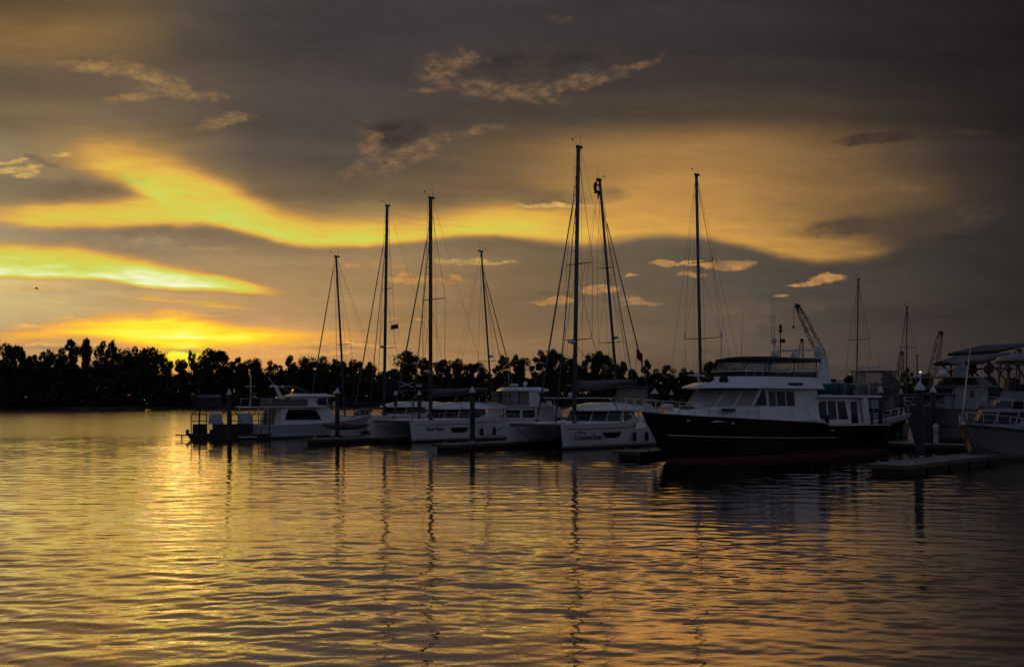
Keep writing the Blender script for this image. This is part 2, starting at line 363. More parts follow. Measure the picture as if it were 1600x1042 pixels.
mat('shed_wall', (0.07, 0.068, 0.065), 0.8, var=0.15, scale=0.8)
mat('lettering', (0.010, 0.010, 0.014), 0.6, var=0.1, scale=2)
mat('print_white', (0.6, 0.6, 0.6), 0.8, var=0.05, scale=2)
mat('red_paint', (0.055, 0.007, 0.007), 0.4, var=0.15, scale=2)
mat('yellow_paint', (0.075, 0.050, 0.032), 0.5, var=0.2, scale=1)
mat('roof_sheet', (0.17, 0.17, 0.20), 0.55, 0.2, var=0.12, scale=0.6)
mat('flag_red', (0.25, 0.03, 0.03), 0.9, var=0.2, scale=8)
mat('flag_blue', (0.03, 0.04, 0.14), 0.9, var=0.2, scale=8)
mat('skin', (0.30, 0.19, 0.13), 0.6, var=0.1, scale=6)
mat('clothes_dark', (0.022, 0.022, 0.026), 0.9, var=0.2, scale=6)
mat('leaf', (0.050, 0.060, 0.022), 0.75, var=0.3, scale=0.6, spec=0.2)
mat('leaf_olive', (0.065, 0.062, 0.026), 0.75, var=0.3, scale=0.6, spec=0.2)
mat('bark', (0.060, 0.048, 0.036), 0.9, var=0.25, scale=2, bump=0.5)
mat('bank_soil', (0.050, 0.046, 0.030), 0.95, var=0.3, scale=0.15, bump=0.5)
mat('lamp_white', (0.8, 0.8, 0.8), 0.5, emit=(1.0, 0.9, 0.75, 1.2))

class MB:
    """collects shapes for ONE mesh object"""
    def __init__(self):
        self.v = []; self.f = []; self.s = []
    def add(self, vs, fs, smooth=False):
        o = len(self.v)
        self.v += [tuple(p) for p in vs]
        self.f += [tuple(i + o for i in f) for f in fs]
        self.s += [smooth] * len(fs)
        return self
    def box(self, c, size, rz=0.0, ry=0.0, taper=1.0):
        hx, hy, hz = size[0] / 2, size[1] / 2, size[2] / 2
        R = Matrix.Rotation(rz, 3, 'Z') @ Matrix.Rotation(ry, 3, 'Y')
        vs = []
        for z in (-1, 1):
            k = taper if z > 0 else 1
            for x, y in ((-1, -1), (1, -1), (1, 1), (-1, 1)):
                vs.append(Vector(c) + R @ Vector((x * hx * k, y * hy * k, z * hz)))
        return self.add(vs, [(3, 2, 1, 0), (4, 5, 6, 7), (0, 1, 5, 4), (1, 2, 6, 5), (2, 3, 7, 6), (3, 0, 4, 7)])
    def tube(self, pts, r, n=6, r2=None, cap=True):
        pts = [Vector(p) for p in pts]
        m = len(pts); vs = []; fs = []
        for i, p in enumerate(pts):
            d = (pts[min(i + 1, m - 1)] - pts[max(i - 1, 0)]).normalized()
            u = d.cross(Vector((0, 0, 1)))
            if u.length < 1e-3: u = d.cross(Vector((1, 0, 0)))
            u.normalize(); w = d.cross(u)
            rr = r if r2 is None else r + (r2 - r) * i / (m - 1)
            for k in range(n):
                a = 2 * math.pi * k / n
                vs.append(p + (u * math.cos(a) + w * math.sin(a)) * rr)
        for i in range(m - 1):
            for k in range(n):
                fs.append((i * n + k, i * n + (k + 1) % n, (i + 1) * n + (k + 1) % n, (i + 1) * n + k))
        self.add(vs, fs, n > 4)
        if cap:
            o = len(self.v) - len(vs)
            self.f += [tuple(o + k for k in range(n))[::-1], tuple(o + (m - 1) * n + k for k in range(n))]
            self.s += [False, False]
        return self
    def oval(self, p0, p1, ra, rb, along, n=10):
        """straight spar with an oval section, long axis ra pointing 'along'"""
        p0, p1 = Vector(p0), Vector(p1)
        d = (p1 - p0).normalized(); u = Vector(along); u = (u - d * u.dot(d)).normalized(); w = d.cross(u)
        vs = [p + u * math.cos(2 * math.pi * k / n) * ra * s + w * math.sin(2 * math.pi * k / n) * rb * s for p, s in ((p0, 1), (p1, 0.92)) for k in range(n)]
        fs = [(k, (k + 1) % n, n + (k + 1) % n, n + k) for k in range(n)]
        self.add(vs, fs, True)
        o = len(self.v) - 2 * n
        self.f += [tuple(o + k for k in range(n))[::-1], tuple(o + n + k for k in range(n))]
        self.s += [False, False]
        return self
    def loft(self, rings, closed=True, caps=True, smooth=False):
        n = len(rings[0]); m = len(rings)
        vs = [p for r in rings for p in r]; fs = []
        for i in range(m - 1):
            for k in range(n if closed else n - 1):
                fs.append((i * n + k, i * n + (k + 1) % n, (i + 1) * n + (k + 1) % n, (i + 1) * n + k))
        o = len(self.v)
        self.add(vs, fs, smooth)
        if caps:
            self.f += [tuple(o + k for k in range(n))[::-1], tuple(o + (m - 1) * n + k for k in range(n))]
            self.s += [False, False]
        return self
    def lathe(self, prof, c=(0, 0, 0), n=14, smooth=True):
        rings = [[(c[0] + r * math.cos(2 * math.pi * k / n), c[1] + r * math.sin(2 * math.pi * k / n), c[2] + z) for k in range(n)] for r, z in prof]
        return self.loft(rings, True, True, smooth)
    def ball(self, c, r, n=10, sz=1.0, z0=-1.0):
        prof = []
        for i in range(n // 2 + 1):
            a = -math.pi / 2 + math.pi * i / (n // 2)
            z = math.sin(a)
            if z < z0: z = z0
            prof.append((max(r * math.cos(a), 0.002), r * z * sz))
        return self.lathe(prof, c, n)
    def panel(self, pts, t=0.02):
        """flat polygon (any orientation) with thickness t along its normal"""
        pts = [Vector(p) for p in pts]
        nrm = Vector((0, 0, 0))
        for i in range(len(pts)):
            a, b = pts[i], pts[(i + 1) % len(pts)]
            nrm += a.cross(b)
        nrm.normalize()
        return self.loft([[p - nrm * t * 0.5 for p in pts], [p + nrm * t * 0.5 for p in pts]])
    def build(self, name, m, parent=None, loc=None, sub=0, bevel=0.0):
        me = bpy.data.meshes.new(name)
        me.from_pydata(self.v, [], self.f)
        me.update()
        bm = bmesh.new(); bm.from_mesh(me)
        bmesh.ops.recalc_face_normals(bm, faces=bm.faces)
        bm.to_mesh(me); bm.free()
        me.polygons.foreach_set('use_smooth', self.s)
        me.materials.append(MATS[m] if isinstance(m, str) else m)
        o = bpy.data.objects.new(name, me)
        COL.objects.link(o)
        if parent is not None: o.parent = parent
        if loc is not None: o.location = loc
        if bevel:
            md = o.modifiers.new('bevel', 'BEVEL'); md.width = bevel; md.segments = 2; md.limit_method = 'ANGLE'; md.angle_limit = math.radians(40)
        return o

def tag(o, label=None, cat=None, group=None, kind=None):
    if label: o['label'] = label
    if cat: o['category'] = cat
    if group: o['group'] = group
    if kind: o['kind'] = kind
    return o
def thing(name, loc, rz, label, cat, group=None):
    o = bpy.data.objects.new(name, None)
    o.empty_display_size = 0.3
    COL.objects.link(o)
    o.location = loc; o.rotation_euler = (0, 0, rz)
    return tag(o, label, cat, group)

# ------------------------------------------------------------------ water: one sheet with real ripples
def build_water():
    ys = [-400.0, -120.0, -40.0, -10.0, 2.0]
    y = 6.0
    while y < 460:
        ys.append(y); y *= 1.0037
    ys += [520.0, 700.0]
    ys = np.array(ys)
    nx = 500
    u = np.linspace(-1, 1, nx)
    ext = np.array([1500.0, 500, 160, 50, 14, 3])
    hw = np.clip(0.585 * ys + 2.5, 5, 300)
    X = np.zeros((len(ys), nx + 12)); Y = np.repeat(ys[:, None], nx + 12, 1)
    X[:, 6:-6] = hw[:, None] * u[None]
    X[:, :6] = -hw[:, None] - ext[None]
    X[:, -6:] = hw[:, None] + ext[::-1][None]
    dx = (2 * hw / nx)[:, None]; dy = np.gradient(ys)[:, None]
    Z = np.zeros_like(X)
    def lf(kx, ky, ph):
        return np.sin(kx * X + ky * Y + ph)
    patch = 1.0 + 0.5 * lf(0.11, 0.23, 0.4) * lf(-0.06, 0.15, 1.2) + 0.4 * lf(0.21, -0.09, 2.2) * lf(0.05, 0.31, 0.3)
    patch = np.clip(patch, 0.3, 1.9)
    N = 104
    for i in range(N):
        lam = math.exp(RNG.uniform(math.log(0.25), math.log(2.4)))
        th = math.radians(90 + RNG.normal(0, 23) + (14 if i % 3 == 0 else -5))
        slope = 0.0050 * (1.0 if lam < 0.9 else 0.68)
        k = 2 * math.pi / lam
        kx, ky = k * math.cos(th), k * math.sin(th)
        eff = np.maximum(dx * abs(math.cos(th)) , dy * abs(math.sin(th)))
        fade = np.clip(lam / (3.0 * eff) - 0.7, 0, 1)
        ph = RNG.uniform(0, 6.28)
        # slow phase wander breaks up long straight crests
        wand = 1.3 * np.sin(0.13 * X + 0.07 * Y + ph * 3) + 1.0 * np.sin(-0.09 * X + 0.19 * Y + ph * 5)
        Z += (slope / k * 1.414) * fade * np.sin(kx * X + ky * Y + ph + wand) * patch
    Z[:5] = 0; Z[:, :6] = 0; Z[:, -6:] = 0
    nr, nc = X.shape
    co = np.stack([X, Y, Z], -1).reshape(-1, 3).astype(np.float32)
    idx = np.arange(nr * nc).reshape(nr, nc)
    q = np.stack([idx[:-1, :-1], idx[:-1, 1:], idx[1:, 1:], idx[1:, :-1]], -1).reshape(-1, 4).astype(np.int32)
    me = bpy.data.meshes.new('water')
    me.vertices.add(len(co)); me.vertices.foreach_set('co', co.ravel())
    me.loops.add(q.size); me.loops.foreach_set('vertex_index', q.ravel())
    me.polygons.add(len(q))
    me.polygons.foreach_set('loop_start', np.arange(0, q.size, 4, dtype=np.int32))
    me.polygons.foreach_set('loop_total', np.full(len(q), 4, dtype=np.int32))
    me.polygons.foreach_set('use_smooth', np.ones(len(q), dtype=bool))
    me.update(calc_edges=True)
    o = bpy.data.objects.new('water', me)
    COL.objects.link(o)
    tag(o, kind='structure')
    m = bpy.data.materials.new('water'); m.use_nodes = True
    t = m.node_tree; b = t.nodes['Principled BSDF']
    b.inputs['Base Color'].default_value = (0.010, 0.011, 0.010, 1)
    b.inputs['Roughness'].default_value = 0.035
    b.inputs['IOR'].default_value = 1.5
    gl = t.nodes.new('ShaderNodeBsdfGlossy'); gl.inputs['Color'].default_value = (1.0, 0.87, 0.76, 1)
    ms = t.nodes.new('ShaderNodeMixShader'); ms.inputs[0].default_value = 0.92
    t.links.new(b.outputs[0], ms.inputs[1]); t.links.new(gl.outputs[0], ms.inputs[2])
    t.links.new(ms.outputs[0], t.nodes['Material Output'].inputs[0])
    geo = t.nodes.new('ShaderNodeNewGeometry')
    def noise(sx, sy, det, rough=0.5, rz=0.0):
        mp = t.nodes.new('ShaderNodeMapping')
        mp.inputs['Scale'].default_value = (sx, sy, 1)
        mp.inputs['Rotation'].default_value = (0, 0, rz)
        t.links.new(geo.outputs['Position'], mp.inputs['Vector'])
        n = t.nodes.new('ShaderNodeTexNoise')
        n.inputs['Scale'].default_value = 1; n.inputs['Detail'].default_value = det; n.inputs['Roughness'].default_value = rough
        n.inputs['Distortion'].default_value = 0.6
        t.links.new(mp.outputs[0], n.inputs['Vector'])
        return n.outputs['Fac']
    sx = t.nodes.new('ShaderNodeSeparateXYZ'); t.links.new(geo.outputs['Position'], sx.inputs[0])
    # the open reach beyond the marina is wind-ruffled, the basin in front is calmer
    wob = t.nodes.new('ShaderNodeMath'); wob.operation = 'MULTIPLY_ADD'
    t.links.new(noise(0.02, 0.05, 3), wob.inputs[0]); wob.inputs[1].default_value = 30; t.links.new(sx.outputs[1], wob.inputs[2])
    ruff = t.nodes.new('ShaderNodeMapRange'); ruff.inputs[1].default_value = 102; ruff.inputs[2].default_value = 122
    t.links.new(wob.outputs[0], ruff.inputs[0])
    def mathn(op, a, bb):
        n = t.nodes.new('ShaderNodeMath'); n.operation = op
        for s_, v_ in zip(n.inputs, (a, bb)):
            if isinstance(v_, bpy.types.NodeSocket): t.links.new(v_, s_)
            else: s_.default_value = v_
        return n.outputs[0]
    patch_n = noise(0.10, 0.16, 3)
    pm = t.nodes.new('ShaderNodeMapRange'); pm.inputs[1].default_value = 0.35; pm.inputs[2].default_value = 0.65; pm.inputs[3].default_value = 0.4; pm.inputs[4].default_value = 1.0
    t.links.new(patch_n, pm.inputs[0])
    # far swell that the mesh no longer resolves
    farm = t.nodes.new('ShaderNodeMapRange'); farm.inputs[1].default_value = 35; farm.inputs[2].default_value = 95
    t.links.new(sx.outputs[1], farm.inputs[0])
    b1 = t.nodes.new('ShaderNodeBump'); b1.inputs['Distance'].default_value = 0.10
    t.links.new(noise(0.30, 0.9, 4, 0.6), b1.inputs['Height'])
    t.links.new(mathn('ADD', mathn('MULTIPLY', farm.outputs[0], 0.55), mathn('MULTIPLY', ruff.outputs[0], 0.45)), b1.inputs['Strength'])
    b2 = t.nodes.new('ShaderNodeBump'); b2.inputs['Distance'].default_value = 0.024
    t.links.new(noise(2.2, 7.0, 3, 0.6, 0.12), b2.inputs['Height'])
    t.links.new(mathn('ADD', mathn('MULTIPLY', pm.outputs[0], 0.24), mathn('MULTIPLY', ruff.outputs[0], 0.6)), b2.inputs['Strength'])
    t.links.new(b1.outputs[0], b2.inputs['Normal'])
    t.links.new(b2.outputs[0], b.inputs['Normal']); t.links.new(b2.outputs[0], gl.inputs['Normal'])
    rr = t.nodes.new('ShaderNodeMapRange'); rr.inputs[3].default_value = 0.012; rr.inputs[4].default_value = 0.14
    t.links.new(ruff.outputs[0], rr.inputs[0]); t.links.new(rr.outputs[0], b.inputs['Roughness']); t.links.new(rr.outputs[0], gl.inputs['Roughness'])
    me.materials.append(m)
build_water()

# ------------------------------------------------------------------ far shore
SHORE = [(-900, 300), (-300, 318), (0, 325), (170, 352), (330, 395), (560, 440), (800, 480), (1200, 520), (1600, 520), (2200, 500), (3200, 430)]
def shore_y(px):
    for (a, ya), (b, yb) in zip(SHORE, SHORE[1:]):
        if px <= b:
            return ya + (yb - ya) * (px - a) / (b - a)
    return SHORE[-1][1]
mb = MB()
rings = []
for px in range(-900, 3201, 40):
    Y = shore_y(px); k = (px - 800) / F
    j = 4 * math.sin(px * 0.031) + 3 * math.sin(px * 0.083 + 1)
    ring = []
    for d, z in ((-1.5, -0.8), (0.5, 0.12), (3, 0.75), (9, 1.1), (60, 1.3), (1800, 1.5)):
        yy = Y + d + j
        ring.append((k * yy, yy, z + (0.15 * math.sin(px * 0.05 + d) if 0.1 < z < 1.2 else 0)))
    rings.append(ring)
mb.loft(rings, closed=False, caps=False, smooth=True)
tag(mb.build('far_shore', 'bank_soil'), kind='structure')

def leaf_cloud(mb, centres, n_each, size, rng):
    """many small randomly turned leaf sprays round the given clump centres (x, y, z, r)"""
    c = np.array(centres)
    c = np.repeat(c, n_each, 0)
    n = len(c)
    d = rng.normal(size=(n, 3)); d /= np.linalg.norm(d, axis=1)[:, None]
    p = c[:, :3] + d * (c[:, 3:4] * rng.uniform(0.25, 1.0, (n, 1)) ** 0.5)
    a = rng.normal(size=(n, 3)); a /= np.linalg.norm(a, axis=1)[:, None]
    b = np.cross(a, rng.normal(size=(n, 3))); b /= np.linalg.norm(b, axis=1)[:, None]
    s = size * rng.uniform(0.6, 1.4, (n, 1))
    v = np.stack([p - a * s, p + b * s * 0.55, p + a * s, p - b * s * 0.55], 1).reshape(-1, 3)
    o = len(mb.v)
    mb.v += [tuple(x) for x in v.tolist()]
    mb.f += [(o + 4 * i, o + 4 * i + 1, o + 4 * i + 2, o + 4 * i + 3) for i in range(n)]
    mb.s += [False] * n

def tree_meshes(seed, style):
    """unit tree: height 1; returns (trunk mesh, crown mesh)"""
    rng = np.random.default_rng(seed)
    rnd = random.Random(seed)
    tr = MB(); cr = MB()
    h0 = 0.30 if style != 'open' else 0.42
    tr.tube([(0, 0, 0), (0.01, 0, 0.3), (0.0, 0.01, 0.6), (0.015, 0, 0.86)], 0.026, 7, 0.006)
    cl = []
    nl = {'round': 34, 'open': 19, 'tall': 26, 'ragged': 26}[style]
    for i in range(nl):
        t = (i + 0.5) / nl
        z = h0 + (0.95 - h0) * t
        if style == 'round': R = 0.30 * math.sin(math.pi * min(1, 0.18 + 0.82 * (t * 0.93))) ** 0.7
        elif style == 'tall': R = 0.17 * (1 - t) ** 0.4 + 0.02
        elif style == 'open': R = 0.24 * math.sin(math.pi * (0.2 + 0.72 * t))
        else: R = 0.26 * (0.6 + 0.4 * math.sin(9 * t)) * (1.1 - 0.6 * t)
        a = i * 2.4 + rnd.uniform(-0.5, 0.5)
        rr = R * rnd.uniform(0.3, 1.15)
        x, y = rr * math.cos(a), rr * math.sin(a)
        z += rnd.uniform(-0.06, 0.05)
        r = {'round': 0.10, 'open': 0.066, 'tall': 0.07, 'ragged': 0.08}[style] * rnd.uniform(0.5, 1.25)
        cl.append((x, y, z, r))
        zb = max(0.2, z - 0.5 * math.hypot(x, y) - 0.07)
        tr.tube([(0.005, 0.003, zb), (x * 0.55, y * 0.55, (zb + z) / 2 + 0.01), (x, y, z)], 0.0085, 4, 0.002, cap=False)
    leaf_cloud(cr, cl, 190 if style != 'open' else 120, 0.020, rng)
    # loose sprays beyond the clumps give the ragged skyline
    leaf_cloud(cr, [(x * 1.1, y * 1.1, z + 0.012, r * 1.3) for x, y, z, r in cl], 34, 0.016, rng)
    return tr, cr
PROTO = {}
def tree_proto(style, seed, leafm):
    key = (style, seed)
    if key not in PROTO:
        tr, cr = tree_meshes(seed, style)
        a = tr.build('trunk', 'bark'); b = cr.build('crown', leafm)
        PROTO[key] = (a.data, b.data)
        bpy.data.objects.remove(a); bpy.data.objects.remove(b)
    return PROTO[key]
STYLES = ['round', 'ragged', 'round', 'open', 'tall', 'round', 'ragged', 'open']
# photo column, photo row of the top, crown width in photo pixels, style
TREES = [(-28,545,52,0),(24,537,46,0),(52,556,30,1),(70,548,28,6),(92,549,36,2),(113,532,34,1),(134,530,26,6),(158,536,34,3),(176,533,26,3),(196,549,40,0),(216,547,34,2),(238,545,46,5),
         (262,561,26,1),(283,562,26,6),(299,549,20,3),(318,556,30,2),(341,545,50,0),(374,560,30,1),(396,562,40,2),(425,566,34,3),(452,556,46,3),(478,560,40,0),(503,562,34,5),(530,563,40,0),(556,564,40,2),
         (580,567,34,1),(602,579,22,6),(638,551,46,0),(664,560,34,1),(690,563,44,2),(715,562,36,6),(740,566,36,0),(786,556,40,3),(812,556,38,1),(848,550,42,3),(868,547,36,0),(893,560,36,2),(918,556,30,3),(940,550,40,0),(968,566,32,1),(988,577,28,6),
         (1012,563,30,3),(1042,571,50,3),(1072,578,36,2),(1118,563,52,0),(1150,575,36,2),(1300,590,40,1),(1326,586,34,6),(1388,582,40,2),(1416,577,24,3),(1446,584,40,0),(1478,589,36,2),(1508,592,40,1),(1545,588,40,0),(1585,590,40,5)]
ORD = ['first','second','third','fourth','fifth','sixth','seventh','eighth','ninth','tenth','eleventh','twelfth','thirteenth','fourteenth','fifteenth','sixteenth','seventeenth','eighteenth','nineteenth','twentieth']
SHAPE = {'round': 'round-crowned tree', 'ragged': 'ragged-topped tree', 'open': 'thin open-crowned tree', 'tall': 'narrow upright tree'}
def tree_place(i):
    px = TREES[i][0]
    marks = [(300, 'the sun glow'), (532, 'the leftmost mast'), (600, 'the second mast'), (672, 'the third mast'), (760, 'the fourth mast'),
             (903, 'the tallest mast'), (963, "the climber's mast"), (1095, "the black yacht's mast"), (1340, 'the eighth mast'), (1417, 'the rightmost mast')]
    return marks
for i, (px, top, wpx, st_i) in enumerate(TREES):
    style = STYLES[st_i]
    Y = shore_y(px) + random.uniform(10, 24)
    g = 1.05
    H = CAMZ + (HZ - top) / F * Y - g
    lm = 'leaf' if i % 3 else 'leaf_olive'
    tm, cm = tree_proto(style, 20 + (i % 3) * 7 + st_i, lm)
    k = px - 800
    marks = tree_place(i)
    left = [m for m in marks if m[0] <= px]; 
    prev_mark = left[-1] if left else None
    if prev_mark is None:
        n_ = sum(1 for t in TREES[:i] if t[0] >= 0)
        lab = f"dark {SHAPE[style]} on the far shore, " + (f"{ORD[n_]} counting from the left edge" if px >= 0 else "cut by the left edge of the view")
    else:
        n_ = sum(1 for t in TREES[:i] if t[0] >= prev_mark[0])
        lab = f"dark {SHAPE[style]} on far shore, {ORD[n_]} right of {prev_mark[1]}"
    root = thing('shore_tree', (k / F * Y, Y, g - 0.15), random.uniform(0, 6.28), lab, 'tree', 'trees along the far shore')
    base_w = {'round': 0.62, 'ragged': 0.56, 'open': 0.5, 'tall': 0.38}[style]
    W = wpx / F * Y * 1.12
    s = W / base_w
    s = max(min(s, H * 1.0), H * 0.62)
    root.scale = (s, s, H + 0.15)
    for nm, me in (('trunk', tm), ('crown', cm)):
        o = bpy.data.objects.new(nm, me); COL.objects.link(o); o.parent = root
# the dense understory behind and below those trees
mb = MB()
cl = []
rng = np.random.default_rng(5)
for px in np.arange(-420, 1900, 4.0):
    Y = shore_y(px)
    for j in range(7):
        yy = Y + rng.uniform(4, 34)
        zt = (14.2 + 1.3 * math.sin(px * 0.043) + 1.1 * math.sin(px * 0.11 + 2)) * (1.0 if px < 1180 else 0.68) * (0.86 if 250 < px < 315 else 1.0)
        cl.append(((px + rng.uniform(-3, 3) - 800) / F * yy, yy, 0.8 + rng.uniform(0.0, 1.0) * zt, rng.uniform(1.3, 2.5)))
leaf_cloud(mb, cl, 32, 0.95, rng)
tag(mb.build('woodland_understory', 'leaf'), 'dense dark undergrowth massed along the far shore', 'undergrowth', kind='stuff')
# ------------------------------------------------------------------ boat building tools
SDIR = Vector((0.695, 0.719, 0)).normalized()     # slips: from the open water in towards the main dock
NEARSIDE = Vector((0.719, -0.695, 0)).normalized()
def boat(name, stern, fwd, label, cat='boat', group=None):
    return thing(name, (stern[0], stern[1], 0), math.atan2(fwd[1], fwd[0]), label, cat, group)
def lerp_tab(tab, t):
    if t <= tab[0][0]: return tab[0][1]
    for (a, za), (b, zb) in zip(tab, tab[1:]):
        if t <= b:
            return za + (zb - za) * (t - a) / max(b - a, 1e-6)
    return tab[-1][1]
class Hull:
    def __init__(s, L, B, sheer, draft=0.5, rake=1.2, flare=1.6, fine=2.3, stern=0.88, wl=0.9, trans=0.0, rev=0.0, nt=26):
        s.__dict__.update(L=L, B=B, sheer_t=sheer, draft=draft, rake=rake, flare=flare, fine=fine, stern=stern, wl=wl, trans=trans, rev=rev)
        s.ts = [i / nt for i in range(nt)] + [0.985, 1.0]
        for a, _ in sheer:
            if all(abs(a - t) > 1e-4 for t in s.ts): s.ts.append(a)
        s.ts.sort()
    def sheer(s, t): return lerp_tab(s.sheer_t, t)
    def pt(s, t, z, side=1):
        sf = s.stern + (1 - s.stern) * min(1, t / 0.35)
        bd = s.B / 2 * max(0.012, 1 - max(0, (t - 0.42) / 0.58) ** s.fine) * sf
        bw = s.B / 2 * s.wl * max(0.008, 1 - max(0, (t - 0.3) / 0.7) ** (s.fine * 0.72)) * sf
        sh = s.sheer(t)
        if z >= 0:
            y = bw + (bd - bw) * min(1, z / sh) ** s.flare
        else:
            y = bw * max(0.02, 1 - (-z / s.draft) ** 2 * 0.97)
        shb = s.sheer(1.0)
        x = s.L * t - s.rake * (1 - min(1, z / shb)) * t ** 7 + s.trans * (z / sh if z > 0 else 0) * (1 - t) ** 10
        return Vector((x, y * side, z))
    def band(s, zlo, zhi, nz=5, t0=0.0, t1=1.0, off=0.0):
        lo = zlo if callable(zlo) else (lambda t: zlo)
        hi = zhi if callable(zhi) else (lambda t: zhi)
        mb = MB(); rings = []
        for t in s.ts:
            if t < t0 - 1e-6 or t > t1 + 1e-6: continue
            a, b = lo(t), hi(t)
            zs = [b + (a - b) * i / nz for i in range(nz + 1)]
            ring = [s.pt(t, z, 1) + Vector((0, off, 0)) for z in zs] + [s.pt(t, z, -1) - Vector((0, off, 0)) for z in reversed(zs)]
            rings.append(ring)
        mb.loft(rings, closed=False, caps=False, smooth=True)
        n = len(rings[0]); o = 0
        mb.f.append(tuple(range(n))); mb.s.append(False)
        return mb
    def deck(s, dz=-0.06, inset=0.03, t0=0.0, t1=1.0):
        mb = MB(); vs = []; fs = []
        tt = [t for t in s.ts if t0 - 1e-6 <= t <= t1 + 1e-6]
        for t in tt:
            z = s.sheer(t) + dz
            p = s.pt(t, z, 1)
            y = max(0.004, p.y - inset)
            vs += [(p.x, y, z), (p.x, 0, z + 0.04), (p.x, -y, z)]
        for i in range(len(tt) - 1):
            fs += [(3 * i, 3 * i + 1, 3 * i + 4, 3 * i + 3), (3 * i + 1, 3 * i + 2, 3 * i + 5, 3 * i + 4)]
        return mb.add(vs, fs, True)
    def line(s, zf, t0, t1, side=1, off=0.02, n=24):
        out = []
        for i in range(n + 1):
            t = t0 + (t1 - t0) * i / n
            z = zf(t) if callable(zf) else zf
            p = s.pt(t, z, side); p.y += off * side
            out.append(p)
        return out
    def rail(s, t0, t1, h=0.7, n=7, r=0.016, inset=0.06, mid=True):
        """bow or side rail on both sides: stanchions, top rail and lower wire"""
        mb = MB()
        tops = {1: [], -1: []}
        for side in (1, -1):
            for i in range(n + 1):
                t = t0 + (t1 - t0) * i / n
                p = s.pt(t, s.sheer(t), side); p.y -= inset * side if p.y * side > inset else 0
                q = p + Vector((0.04, 0, h))
                mb.tube([p, q], r, 5)
                tops[side].append(q)
            mb.tube(tops[side], r, 5)
            if mid: mb.tube([q - Vector((0, 0, h * 0.5)) for q in tops[side]], r * 0.55, 4)
        if t1 > 0.97:
            mb.tube([tops[1][-1], tops[-1][-1]], r, 5)
        return mb

def sym(half):
    """closed polygon from its port half (bow to stern)"""
    return list(half) + [(x, -y) for x, y in reversed(half) if y > 0.01]
def ring(half, z, zf=None):
    return [Vector((x, y, z if zf is None else z + zf(x))) for x, y in sym(half)]
def house(rings, smooth=False):
    return MB().loft(rings, True, True, smooth)
def win_on(A, B, i, uv, off=0.012, t=0.03):
    """window pane on the wall between ring A (below) and ring B (above), edge i; uv outline"""
    n = len(A); j = (i + 1) % n
    pts = [(A[i] * (1 - u) + A[j] * u) * (1 - v) + (B[i] * (1 - u) + B[j] * u) * v for u, v in uv]
    nrm = (A[j] - A[i]).cross(B[i] - A[i]).normalized()
    cen = sum(A, Vector()) / n
    if nrm.dot(pts[0] - cen) < 0: nrm = -nrm
    return MB().panel([p + nrm * off for p in pts], t)
def wall_win(poly, y0, z0, y1, z1, side=1, off=0.012, t=0.03):
    """pane on a straight cabin side: outline in (x, z), wall at y0 for z0 leaning to y1 at z1"""
    pts = [Vector((x, side * (y0 + (y1 - y0) * (z - z0) / (z1 - z0) + off), z)) for x, z in poly]
    return MB().panel(pts, t)
RECT = lambda u0, u1, v0, v1: [(u0, v0), (u1, v0), (u1, v1), (u0, v1)]

def text_mesh(body, size, shear=0.0, spacing=1.0):
    cu = bpy.data.curves.new('lettering', 'FONT')
    cu.body = body; cu.size = size; cu.extrude = 0.004; cu.shear = shear; cu.space_character = spacing; cu.offset = 0.012 * size / 0.4
    cu.resolution_u = 3
    ob = bpy.data.objects.new('lettering', cu)
    COL.objects.link(ob)
    dg = bpy.context.evaluated_depsgraph_get()
    me = bpy.data.meshes.new_from_object(ob.evaluated_get(dg))
    w = max(v.co.x for v in me.vertices)
    bpy.data.objects.remove(ob); bpy.data.curves.remove(cu)
    return me, w
def letter_on(name, me, m, parent, origin, xdir, up):
    """place a text mesh: baseline start at origin, running along xdir"""
    o = bpy.data.objects.new(name, me)
    me.materials.clear(); me.materials.append(MATS[m])
    COL.objects.link(o); o.parent = parent
    xd = Vector(xdir).normalized(); up = Vector(up); up = (up - xd * up.dot(xd)).normalized(); zd = xd.cross(up)
    R = Matrix((xd, up, zd)).transposed().to_4x4()
    o.matrix_local = Matrix.Translation(origin) @ R
    return o

def masthead(parent, top, k=0.0):
    """wind vane, anemometer, aerial and sheave box at the top of a mast"""
    mb = MB()
    t = Vector(top)
    mb.tube([t, t + Vector((0.25, 0.0, 0.12)), t + Vector((0.7, 0, 0.32))], 0.014, 4)
    mb.ball(t + Vector((0.7, 0, 0.36)), 0.07, 8)
    mb.tube([t + Vector((0.7, -0.12, 0.40)), t + Vector((0.7, 0.12, 0.40))], 0.016, 4)
    mb.build('wind_sensor', 'dark_metal', parent)
    mb = MB().box(t + Vector((-0.1, 0, -0.06)), (0.62, 0.2, 0.16))
    mb.build('mast_cap', 'dark_metal', parent)
    mb = MB().tube([t + Vector((-0.15, 0.08, 0)), t + Vector((-0.15, 0.08, 0.9 + k))], 0.012, 4)
    mb.tube([t + Vector((-0.3, -0.05, 0)), t + Vector((-0.42, -0.05, 0.3))], 0.012, 4)
    mb.build('aerial', 'dark_metal', parent)

